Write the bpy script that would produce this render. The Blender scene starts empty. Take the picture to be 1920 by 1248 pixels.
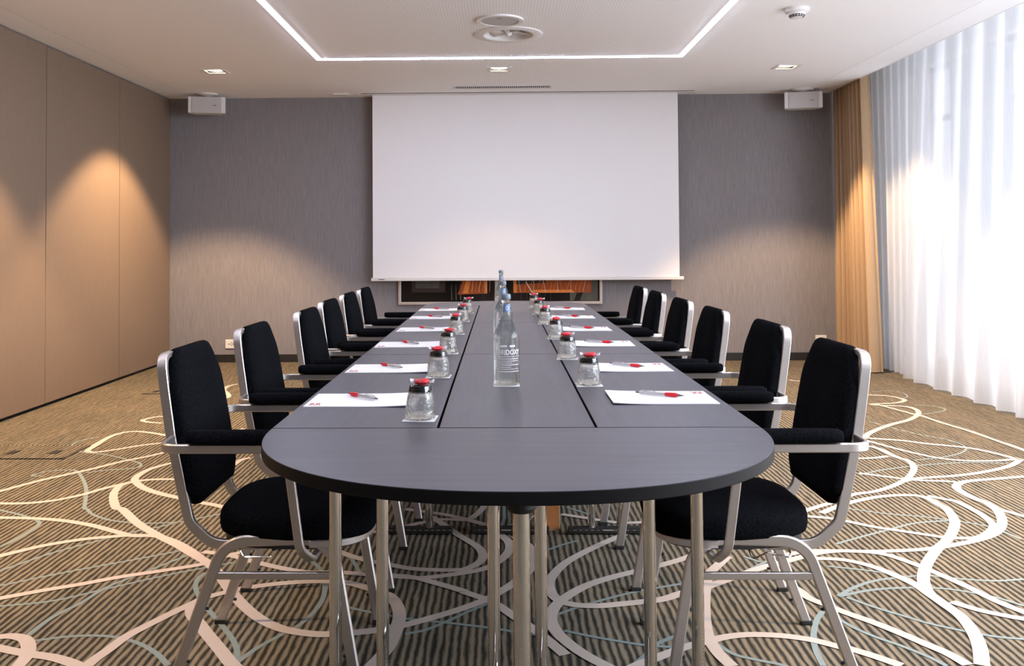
UPLIGHT_W = 380.
DAY_W, ROOM_FILL_W, SPOT_W, WORLD_S, EXPO, LED_S = 36., 1050., 400., .3, .30, 55.
import bpy, bmesh, math, random
from mathutils import Vector, Matrix, noise
R = math.radians
PI = math.pi
random.seed(7)
scene = bpy.context.scene
COL = scene.collection

# ------------------------------------------------------------------ materials
def new_mat(name):
    m = bpy.data.materials.new(name); m.use_nodes = True
    nt = m.node_tree; nt.nodes.clear()
    out = nt.nodes.new('ShaderNodeOutputMaterial')
    return m, nt, out

def N(nt, typ, **kw):
    n = nt.nodes.new(typ)
    for k, v in kw.items():
        if k in n.inputs: n.inputs[k].default_value = v
        else: setattr(n, k, v)
    return n

def L(nt, a, b): nt.links.new(a, b)

def math_node(nt, op, a, b=None, c=None):
    n = nt.nodes.new('ShaderNodeMath'); n.operation = op
    for i, v in enumerate((a, b, c)):
        if v is None: continue
        if isinstance(v, (int, float)): n.inputs[i].default_value = v
        else: nt.links.new(v, n.inputs[i])
    return n.outputs[0]

def mix_col(nt, fac, a, b):
    n = nt.nodes.new('ShaderNodeMix'); n.data_type = 'RGBA'
    for sock, v in ((n.inputs[0], fac), (n.inputs[6], a), (n.inputs[7], b)):
        if isinstance(v, (int, float)): sock.default_value = v
        elif isinstance(v, tuple): sock.default_value = (*v, 1) if len(v) == 3 else v
        else: nt.links.new(v, sock)
    return n.outputs[2]

def obj_coords(nt, scale=(1, 1, 1)):
    tc = nt.nodes.new('ShaderNodeTexCoord'); mp = nt.nodes.new('ShaderNodeMapping')
    mp.inputs['Scale'].default_value = scale
    L(nt, tc.outputs['Object'], mp.inputs['Vector'])
    return mp.outputs['Vector']

def noise_fac(nt, vec, scale, detail=3, rough=.55):
    n = N(nt, 'ShaderNodeTexNoise', Scale=scale, Detail=detail, Roughness=rough)
    if vec is not None: L(nt, vec, n.inputs['Vector'])
    return n.outputs['Fac']

def simple(name, col, rough=.5, metal=0., spec=.5, var=0., vscale=40., stretch=(1, 1, 1), bump=0., trans=0., emit=None, estr=0., coat=0., sheen=0.):
    m, nt, out = new_mat(name)
    p = N(nt, 'ShaderNodeBsdfPrincipled')
    p.inputs['Roughness'].default_value = rough
    p.inputs['Metallic'].default_value = metal
    p.inputs['Specular IOR Level'].default_value = spec
    p.inputs['Transmission Weight'].default_value = trans
    p.inputs['Coat Weight'].default_value = coat
    p.inputs['Sheen Weight'].default_value = sheen
    vec = obj_coords(nt, stretch)
    f = noise_fac(nt, vec, vscale, 4)
    lo = tuple(max(0, c * (1 - var)) for c in col); hi = tuple(min(1, c * (1 + var)) for c in col)
    L(nt, mix_col(nt, f, lo, hi), p.inputs['Base Color'])
    if bump:
        b = N(nt, 'ShaderNodeBump', Strength=bump, Distance=.002)
        L(nt, f, b.inputs['Height']); L(nt, b.outputs[0], p.inputs['Normal'])
    if emit:
        p.inputs['Emission Color'].default_value = (*emit, 1); p.inputs['Emission Strength'].default_value = estr
    L(nt, p.outputs[0], out.inputs[0])
    return m

def emission(name, col, strength):
    m, nt, out = new_mat(name)
    e = N(nt, 'ShaderNodeEmission', Strength=strength); e.inputs['Color'].default_value = (*col, 1)
    L(nt, e.outputs[0], out.inputs[0]); return m

def glass(name, tint=(.95, .97, .96), clear=.45, rough=.03, bump=0., bscale=60):
    m, nt, out = new_mat(name)
    g = N(nt, 'ShaderNodeBsdfGlass', Roughness=rough, IOR=1.45); g.inputs['Color'].default_value = (*tint, 1)
    t = N(nt, 'ShaderNodeBsdfTransparent'); t.inputs['Color'].default_value = (*tint, 1)
    mx = N(nt, 'ShaderNodeMixShader'); mx.inputs[0].default_value = clear
    L(nt, g.outputs[0], mx.inputs[1]); L(nt, t.outputs[0], mx.inputs[2])
    if bump:
        f = noise_fac(nt, obj_coords(nt), bscale, 1)
        b = N(nt, 'ShaderNodeBump', Strength=bump, Distance=.004)
        L(nt, f, b.inputs['Height']); L(nt, b.outputs[0], g.inputs['Normal'])
    L(nt, mx.outputs[0], out.inputs[0]); return m

def thin_pane(name):
    m, nt, out = new_mat(name)
    t = N(nt, 'ShaderNodeBsdfTransparent'); g = N(nt, 'ShaderNodeBsdfGlossy', Roughness=.02)
    mx = N(nt, 'ShaderNodeMixShader'); mx.inputs[0].default_value = .06
    L(nt, t.outputs[0], mx.inputs[1]); L(nt, g.outputs[0], mx.inputs[2]); L(nt, mx.outputs[0], out.inputs[0]); return m

def sheer_mat(name):
    m, nt, out = new_mat(name)
    d = N(nt, 'ShaderNodeBsdfDiffuse'); d.inputs['Color'].default_value = (.80, .81, .83, 1)
    tl = N(nt, 'ShaderNodeBsdfTranslucent'); tl.inputs['Color'].default_value = (.86, .87, .89, 1)
    tr = N(nt, 'ShaderNodeBsdfTransparent'); tr.inputs['Color'].default_value = (1, 1, 1, 1)
    a = N(nt, 'ShaderNodeMixShader'); a.inputs[0].default_value = .55
    L(nt, d.outputs[0], a.inputs[1]); L(nt, tl.outputs[0], a.inputs[2])
    b = N(nt, 'ShaderNodeMixShader')
    f = noise_fac(nt, obj_coords(nt, (1, 60, 1)), 3., 2)
    L(nt, math_node(nt, 'MULTIPLY_ADD', f, .14, .09), b.inputs[0])
    L(nt, a.outputs[0], b.inputs[1]); L(nt, tr.outputs[0], b.inputs[2]); L(nt, b.outputs[0], out.inputs[0]); return m

def wallpaper(name, lo, hi, sx=300, sz=9, rough=.85):
    m, nt, out = new_mat(name)
    p = N(nt, 'ShaderNodeBsdfPrincipled', Roughness=rough); p.inputs['Specular IOR Level'].default_value = .2
    f1 = noise_fac(nt, obj_coords(nt, (sx, sx, sz)), 1., 3, .6)
    f2 = noise_fac(nt, obj_coords(nt, (sx * .25, sx * .25, sz * .4)), 1., 3, .6)
    f = math_node(nt, 'ADD', math_node(nt, 'MULTIPLY', f1, .6), math_node(nt, 'MULTIPLY', f2, .4))
    f = math_node(nt, 'MULTIPLY_ADD', f, 2.2, -.6)
    n = nt.nodes.new('ShaderNodeClamp'); L(nt, f, n.inputs[0])
    L(nt, mix_col(nt, n.outputs[0], lo, hi), p.inputs['Base Color'])
    b = N(nt, 'ShaderNodeBump', Strength=.15, Distance=.002); L(nt, f, b.inputs['Height']); L(nt, b.outputs[0], p.inputs['Normal'])
    L(nt, p.outputs[0], out.inputs[0]); return m

def carpet_ground(name):
    m, nt, out = new_mat(name)
    p = N(nt, 'ShaderNodeBsdfPrincipled', Roughness=.95); p.inputs['Specular IOR Level'].default_value = .1
    tc = nt.nodes.new('ShaderNodeTexCoord'); sp = nt.nodes.new('ShaderNodeSeparateXYZ'); L(nt, tc.outputs['Object'], sp.inputs[0])
    wob = noise_fac(nt, obj_coords(nt, (40, 9, 1)), 1., 3)
    x = math_node(nt, 'ADD', sp.outputs['X'], math_node(nt, 'MULTIPLY_ADD', wob, .020, -.010))
    s = math_node(nt, 'SINE', math_node(nt, 'MULTIPLY', x, 2 * PI / .0245))
    s = math_node(nt, 'MULTIPLY_ADD', s, .55, .47)
    fib = noise_fac(nt, obj_coords(nt), 420., 2, .7)
    s = math_node(nt, 'ADD', s, math_node(nt, 'MULTIPLY_ADD', fib, 1.2, -.6))
    cl = nt.nodes.new('ShaderNodeClamp'); L(nt, s, cl.inputs[0])
    big = noise_fac(nt, obj_coords(nt, (6, 2.2, 1)), 1.2, 3)
    bigc = nt.nodes.new('ShaderNodeClamp'); L(nt, math_node(nt, 'MULTIPLY_ADD', big, 3., -1.), bigc.inputs[0])
    tan = mix_col(nt, bigc.outputs[0], (.230, .194, .138), (.275, .224, .152))
    dark = mix_col(nt, bigc.outputs[0], (.020, .022, .019), (.036, .033, .026))
    L(nt, mix_col(nt, cl.outputs[0], dark, tan), p.inputs['Base Color'])
    b = N(nt, 'ShaderNodeBump', Strength=.25, Distance=.003); L(nt, fib, b.inputs['Height']); L(nt, b.outputs[0], p.inputs['Normal'])
    L(nt, p.outputs[0], out.inputs[0]); return m

def ceiling_mat(name):
    m, nt, out = new_mat(name)
    p = N(nt, 'ShaderNodeBsdfPrincipled', Roughness=.9); p.inputs['Specular IOR Level'].default_value = .15
    tc = nt.nodes.new('ShaderNodeTexCoord'); sp = nt.nodes.new('ShaderNodeSeparateXYZ'); L(nt, tc.outputs['Object'], sp.inputs[0])
    X, Y = sp.outputs['X'], sp.outputs['Y']
    k = 2 * PI / .02
    sx = math_node(nt, 'SINE', math_node(nt, 'MULTIPLY', X, k)); sy = math_node(nt, 'SINE', math_node(nt, 'MULTIPLY', Y, k))
    dots = math_node(nt, 'MULTIPLY_ADD', math_node(nt, 'ADD', sx, sy), 1.2, -.9)
    c = nt.nodes.new('ShaderNodeClamp'); L(nt, dots, c.inputs[0])
    inside = math_node(nt, 'MULTIPLY', math_node(nt, 'GREATER_THAN', X, -3.12), math_node(nt, 'LESS_THAN', X, 3.03))
    inside = math_node(nt, 'MULTIPLY', inside, math_node(nt, 'LESS_THAN', Y, 8.9))
    f = math_node(nt, 'MULTIPLY', c.outputs[0], inside)
    f = math_node(nt, 'MULTIPLY', f, .42)
    e1 = math_node(nt, 'LESS_THAN', math_node(nt, 'ABSOLUTE', math_node(nt, 'ADD', X, 3.13)), .006)
    e2 = math_node(nt, 'LESS_THAN', math_node(nt, 'ABSOLUTE', math_node(nt, 'ADD', X, -3.04)), .006)
    f = math_node(nt, 'MAXIMUM', f, math_node(nt, 'MULTIPLY', math_node(nt, 'ADD', e1, e2), .25))
    L(nt, mix_col(nt, f, (.945, .95, .96), (.45, .45, .45)), p.inputs['Base Color'])
    L(nt, p.outputs[0], out.inputs[0]); return m

def wood(name, axis):
    m, nt, out = new_mat(name)
    p = N(nt, 'ShaderNodeBsdfPrincipled', Roughness=.36); p.inputs['Specular IOR Level'].default_value = .62
    sc = (3, 55, 55) if axis == 'x' else (55, 3, 55)
    f = noise_fac(nt, obj_coords(nt, sc), 1., 5, .6)
    f2 = noise_fac(nt, obj_coords(nt, tuple(v * 4 for v in sc)), 1., 3, .6)
    g = math_node(nt, 'MULTIPLY_ADD', math_node(nt, 'ADD', f, math_node(nt, 'MULTIPLY', f2, .6)), 2.0, -1.1)
    c = nt.nodes.new('ShaderNodeClamp'); L(nt, g, c.inputs[0])
    L(nt, mix_col(nt, c.outputs[0], (.034, .031, .044), (.068, .062, .086)), p.inputs['Base Color'])
    L(nt, math_node(nt, 'MULTIPLY_ADD', f2, .12, .30), p.inputs['Roughness'])
    b = N(nt, 'ShaderNodeBump', Strength=.05, Distance=.001); L(nt, f2, b.inputs['Height']); L(nt, b.outputs[0], p.inputs['Normal'])
    L(nt, p.outputs[0], out.inputs[0]); return m

def fabric(name, col, var=.6):
    m, nt, out = new_mat(name)
    p = N(nt, 'ShaderNodeBsdfPrincipled', Roughness=.95); p.inputs['Specular IOR Level'].default_value = .015
    p.inputs['Sheen Weight'].default_value = 0.
    f = noise_fac(nt, obj_coords(nt), 260., 4, .75)
    c = nt.nodes.new('ShaderNodeClamp'); L(nt, math_node(nt, 'MULTIPLY_ADD', f, 3., -1.2), c.inputs[0])
    L(nt, mix_col(nt, c.outputs[0], tuple(v * (1 - var) for v in col), tuple(v * (1 + 1.6 * var) for v in col)), p.inputs['Base Color'])
    b = N(nt, 'ShaderNodeBump', Strength=.3, Distance=.002); L(nt, f, b.inputs['Height']); L(nt, b.outputs[0], p.inputs['Normal'])
    L(nt, p.outputs[0], out.inputs[0]); return m

M = dict(
    carpet=carpet_ground('carpet ground'),
    cream=simple('carpet cream pile', (.53, .455, .40), .95, spec=.1, var=.14, vscale=420, bump=.2),
    teal=simple('carpet blue grey pile', (.235, .285, .275), .95, spec=.1, var=.3, vscale=300, bump=.2),
    ceiling=ceiling_mat('perforated ceiling'),
    white=simple('white paint', (.78, .77, .76), .6, var=.02),
    whitemetal=simple('white lacquered metal', (.74, .73, .73), .4, var=.02),
    grille=simple('pale speaker mesh', (.52, .50, .50), .7, var=.12, vscale=500),
    wallpaper=wallpaper('grey textile wallpaper', (.172, .162, .171), (.300, .282, .294)),
    partition=wallpaper('brown partition cloth', (.190, .136, .096), (.218, .158, .112), 260, 10),
    black=simple('black', (.012, .011, .011), .55, var=.2),
    seam=simple('dark seam', (.02, .016, .013), .8),
    screen=simple('projection cloth', (.86, .86, .88), .85, spec=.1, var=.01),
    woody=wood('dark laminate lengthwise', 'y'), woodx=wood('dark laminate crosswise', 'x'),
    edge=simple('table edge band', (.005, .0045, .005), .5, spec=.15, var=.2),
    chrome=simple('chrome', (.74, .72, .70), .045, 1., var=.05),
    alu=simple('satin aluminium', (.60, .565, .545), .42, 1., var=.06, vscale=30, stretch=(20, 1, 20)),
    fabric=fabric('black seat fabric', (.0068, .0072, .0088)),
    rubber=simple('black rubber', (.01, .01, .01), .6, var=.2),
    glass=glass('tumbler glass', (.99, 1., .99), .30, .01, .9, 75),
    bottleglass=glass('bottle glass', (.985, 1., .99), .55, .01, .08, 40),
    thickglass=simple('tumbler base painted dark refraction', (.012, .014, .013), .05, spec=.6, var=.2),  # near-black colour stands in for dark refraction in the clear base
    paper=simple('white paper', (.84, .83, .85), .8, spec=.2, var=.01),
    logo=simple('faded red print', (.52, .17, .19), .7, var=.25, vscale=300),
    red=simple('red plastic', (.70, .012, .025), .3, var=.1),
    redfoil=simple('red candy wrapper', (.62, .03, .045), .28, var=.5, vscale=140, bump=.6),
    whitefoil=simple('white wrapper twist', (.85, .84, .85), .4, var=.06, vscale=200, bump=.4),
    clearpen=simple('silver grey pen plastic', (.62, .60, .62), .25, metal=.5, var=.1),
    darkmetal=simple('dark pen metal', (.16, .13, .14), .3, metal=.8, var=.1),
    blue=simple('blue bottle label', (.16, .25, .42), .5, var=.15),
    capgrey=simple('grey blue stopper', (.19, .23, .27), .45, var=.15),
    print=simple('white glass print', (.80, .77, .80), .6, var=.05),
    curtain=fabric('beige curtain cloth', (.46, .325, .20), .12),
    lining=simple('pale curtain lining', (.62, .57, .50), .9, var=.04, vscale=200),
    sheer=sheer_mat('white sheer voile'),
    darkwall=simple('dark brown wall', (.05, .04, .035), .8, var=.1),
    pane=thin_pane('window glass'),
    pier=simple('grey reveal', (.72, .70, .70), .8, var=.03),
    winframe=simple('grey window frame', (.45, .46, .47), .5, var=.04),
    led=emission('led strip light', (.90, .90, 1.), LED_S),
    ledsoft=emission('led diffuser edge', (.95, .93, 1.), 1.7),
    lamp=emission('warm lamp', (1., .80, .52), 22.),
    copper=simple('orange brown wood', (.75, .30, .10), .4, var=.15, vscale=20, stretch=(10, 10, 1)),
    copperedge=simple('pale wood edge', (.85, .60, .38), .5, var=.1),
    picframe=simple('champagne picture frame', (.62, .55, .49), .35, metal=.5, var=.05),
    picdark=simple('dark photo print', (.012, .009, .008), .12, var=.5, vscale=5),
    picbrown=simple('brown photo print', (.045, .032, .028), .15, var=.5, vscale=9),
    picorange=simple('orange photo print', (.36, .080, .018), .2, var=.75, vscale=14, stretch=(4, 1, 1)),
    picbright=simple('bright orange photo print', (.75, .24, .05), .2, var=.3, vscale=16, stretch=(4, 1, 1)),
    piclight=simple('light trail print', (.85, .62, .42), .2, var=.3, vscale=30),
    picgrey=simple('grey green photo print', (.085, .08, .065), .2, var=.4, vscale=8),
    socketdark=simple('socket hole', (.03, .03, .03), .6),
)

# ------------------------------------------------------------------ mesh helpers
def link(name, bm, mats, parent=None, smooth=False, bevel=0., angle=40):
    me = bpy.data.meshes.new(name)
    bmesh.ops.recalc_face_normals(bm, faces=bm.faces)
    bm.to_mesh(me); bm.free()
    o = bpy.data.objects.new(name, me); COL.objects.link(o)
    if not isinstance(mats, (list, tuple)): mats = [mats]
    for m in mats: me.materials.append(M[m] if isinstance(m, str) else m)
    if smooth:
        for p in me.polygons: p.use_smooth = True
        if angle < 180:
            me.set_sharp_from_angle(angle=R(angle))
    if parent is not None: o.parent = parent
    if bevel:
        b = o.modifiers.new('edge', 'BEVEL'); b.width = bevel; b.segments = 2; b.limit_method = 'ANGLE'; b.angle_limit = R(50)
    return o

def tag(o, label=None, cat=None, group=None, kind=None):
    if label: o['label'] = label
    if cat: o['category'] = cat
    if group: o['group'] = group
    if kind: o['kind'] = kind
    return o

def empty(name, loc=(0, 0, 0), rz=0.):
    o = bpy.data.objects.new(name, None); COL.objects.link(o)
    o.empty_display_size = .05
    o.location = loc; o.rotation_euler = (0, 0, rz); return o

def kids(o): return [c for c in bpy.data.objects if c.parent == o]

def copy_tree(o, parent=None, table=None):
    c = o.copy(); COL.objects.link(c); c.parent = parent
    for ch in KIDS.get(o.name, []): copy_tree(ch, c)
    return c

KIDS = {}
def index_kids():
    KIDS.clear()
    for o in bpy.data.objects:
        if o.parent is not None: KIDS.setdefault(o.parent.name, []).append(o)

def box(bm, c, s, mi=0, rot=None):
    r = bmesh.ops.create_cube(bm, size=1.)
    mt = Matrix.Translation(c) @ (rot if rot is not None else Matrix.Identity(4)) @ Matrix.Diagonal((*s, 1))
    bmesh.ops.transform(bm, matrix=mt, verts=r['verts'])
    for f in {f for v in r['verts'] for f in v.link_faces}: f.material_index = mi
    return r['verts']

def boxmm(bm, lo, hi, mi=0):
    c = [(a + b) / 2 for a, b in zip(lo, hi)]; s = [b - a for a, b in zip(lo, hi)]
    return box(bm, c, s, mi)

def quad(bm, pts, mi=0):
    f = bm.faces.new([bm.verts.new(p) for p in pts]); f.material_index = mi; return f

def prism(bm, pts, z0, z1, mi=0, side=None):
    b = [bm.verts.new((x, y, z0)) for x, y in pts]; t = [bm.verts.new((x, y, z1)) for x, y in pts]
    f1 = bm.faces.new(t); f2 = bm.faces.new(b[::-1]); f1.material_index = mi; f2.material_index = mi if side is None else side
    n = len(pts)
    for i in range(n):
        f = bm.faces.new((b[i], b[(i + 1) % n], t[(i + 1) % n], t[i])); f.material_index = mi if side is None else side

def lathe(bm, prof, seg=24, mi=0, c=(0, 0, 0), close_top=True, close_bot=True, fn=None):
    rings = []
    for k, (r, z) in enumerate(prof):
        ring = []
        for i in range(seg):
            a = 2 * PI * i / seg
            p = Vector((r * math.cos(a), r * math.sin(a), z))
            if fn: p = fn(p, k, i)
            ring.append(bm.verts.new(p + Vector(c)))
        rings.append(ring)
    for a, b in zip(rings, rings[1:]):
        for i in range(seg):
            f = bm.faces.new((a[i], a[(i + 1) % seg], b[(i + 1) % seg], b[i])); f.material_index = mi
    if close_bot: bm.faces.new(rings[0][::-1]).material_index = mi
    if close_top: bm.faces.new(rings[-1]).material_index = mi

def fillet(pts, rad, n=6):
    """round the inner corners of a polyline; rad one number or one per inner corner"""
    P = [Vector(p) for p in pts]; out = [P[0]]
    for i in range(1, len(P) - 1):
        r = rad[i - 1] if isinstance(rad, (list, tuple)) else rad
        a, b, c = P[i - 1], P[i], P[i + 1]
        d1 = (a - b); d2 = (c - b); l1, l2 = d1.length, d2.length; d1.normalize(); d2.normalize()
        ang = d1.angle(d2)
        if r <= 0 or ang > PI - .02: out.append(b); continue
        t = min(r / math.tan(ang / 2), l1 * .49, l2 * .49)
        p1, p2 = b + d1 * t, b + d2 * t
        for k in range(n + 1):
            u = k / n
            out.append(p1 * (1 - u) ** 2 + b * 2 * u * (1 - u) + p2 * u * u)
    out.append(P[-1]); return out

def section_rect(w, h, ch):
    a, b = w / 2, h / 2
    return [(a - ch, -b), (a, -b + ch), (a, b - ch), (a - ch, b), (-a + ch, b), (-a, b - ch), (-a, -b + ch), (-a + ch, -b)]

def section_circ(r, n=12): return [(r * math.cos(2 * PI * i / n), r * math.sin(2 * PI * i / n)) for i in range(n)]

def sweep(bm, pts, sec, nrm=(0, 1, 0), mi=0, closed=False):
    P = [Vector(p) for p in pts]; n = len(P)
    T = []
    for i in range(n):
        if closed: t = P[(i + 1) % n] - P[i - 1]
        else: t = P[min(i + 1, n - 1)] - P[max(i - 1, 0)]
        T.append(t.normalized())
    u = Vector(nrm); u = (u - T[0] * u.dot(T[0])).normalized()
    rings = []
    for i in range(n):
        if i:
            q = T[i - 1].rotation_difference(T[i]); u = q @ u
            u = (u - T[i] * u.dot(T[i])).normalized()
        v = T[i].cross(u)
        rings.append([bm.verts.new(P[i] + u * a + v * b) for a, b in sec])
    m = len(sec)
    pairs = list(zip(rings, rings[1:])) + ([(rings[-1], rings[0])] if closed else [])
    for a, b in pairs:
        for i in range(m):
            bm.faces.new((a[i], a[(i + 1) % m], b[(i + 1) % m], b[i])).material_index = mi
    if not closed:
        bm.faces.new(rings[0][::-1]).material_index = mi; bm.faces.new(rings[-1]).material_index = mi

def smooth_line(pts, n=8):
    """Catmull-Rom through 2-D points"""
    P = [Vector((*p, 0)) for p in pts]
    if len(P) < 3: P = [P[0], (P[0] + P[-1]) / 2, P[-1]]
    Q = [P[0] * 2 - P[1]] + P + [P[-1] * 2 - P[-2]]
    out = []
    for i in range(1, len(Q) - 2):
        a, b, c, d = Q[i - 1:i + 3]
        for k in range(n):
            t = k / n
            out.append(.5 * ((2 * b) + (c - a) * t + (2 * a - 5 * b + 4 * c - d) * t * t + (3 * b - a - 3 * c + d) * t ** 3))
    out.append(P[-1]); return out


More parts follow.
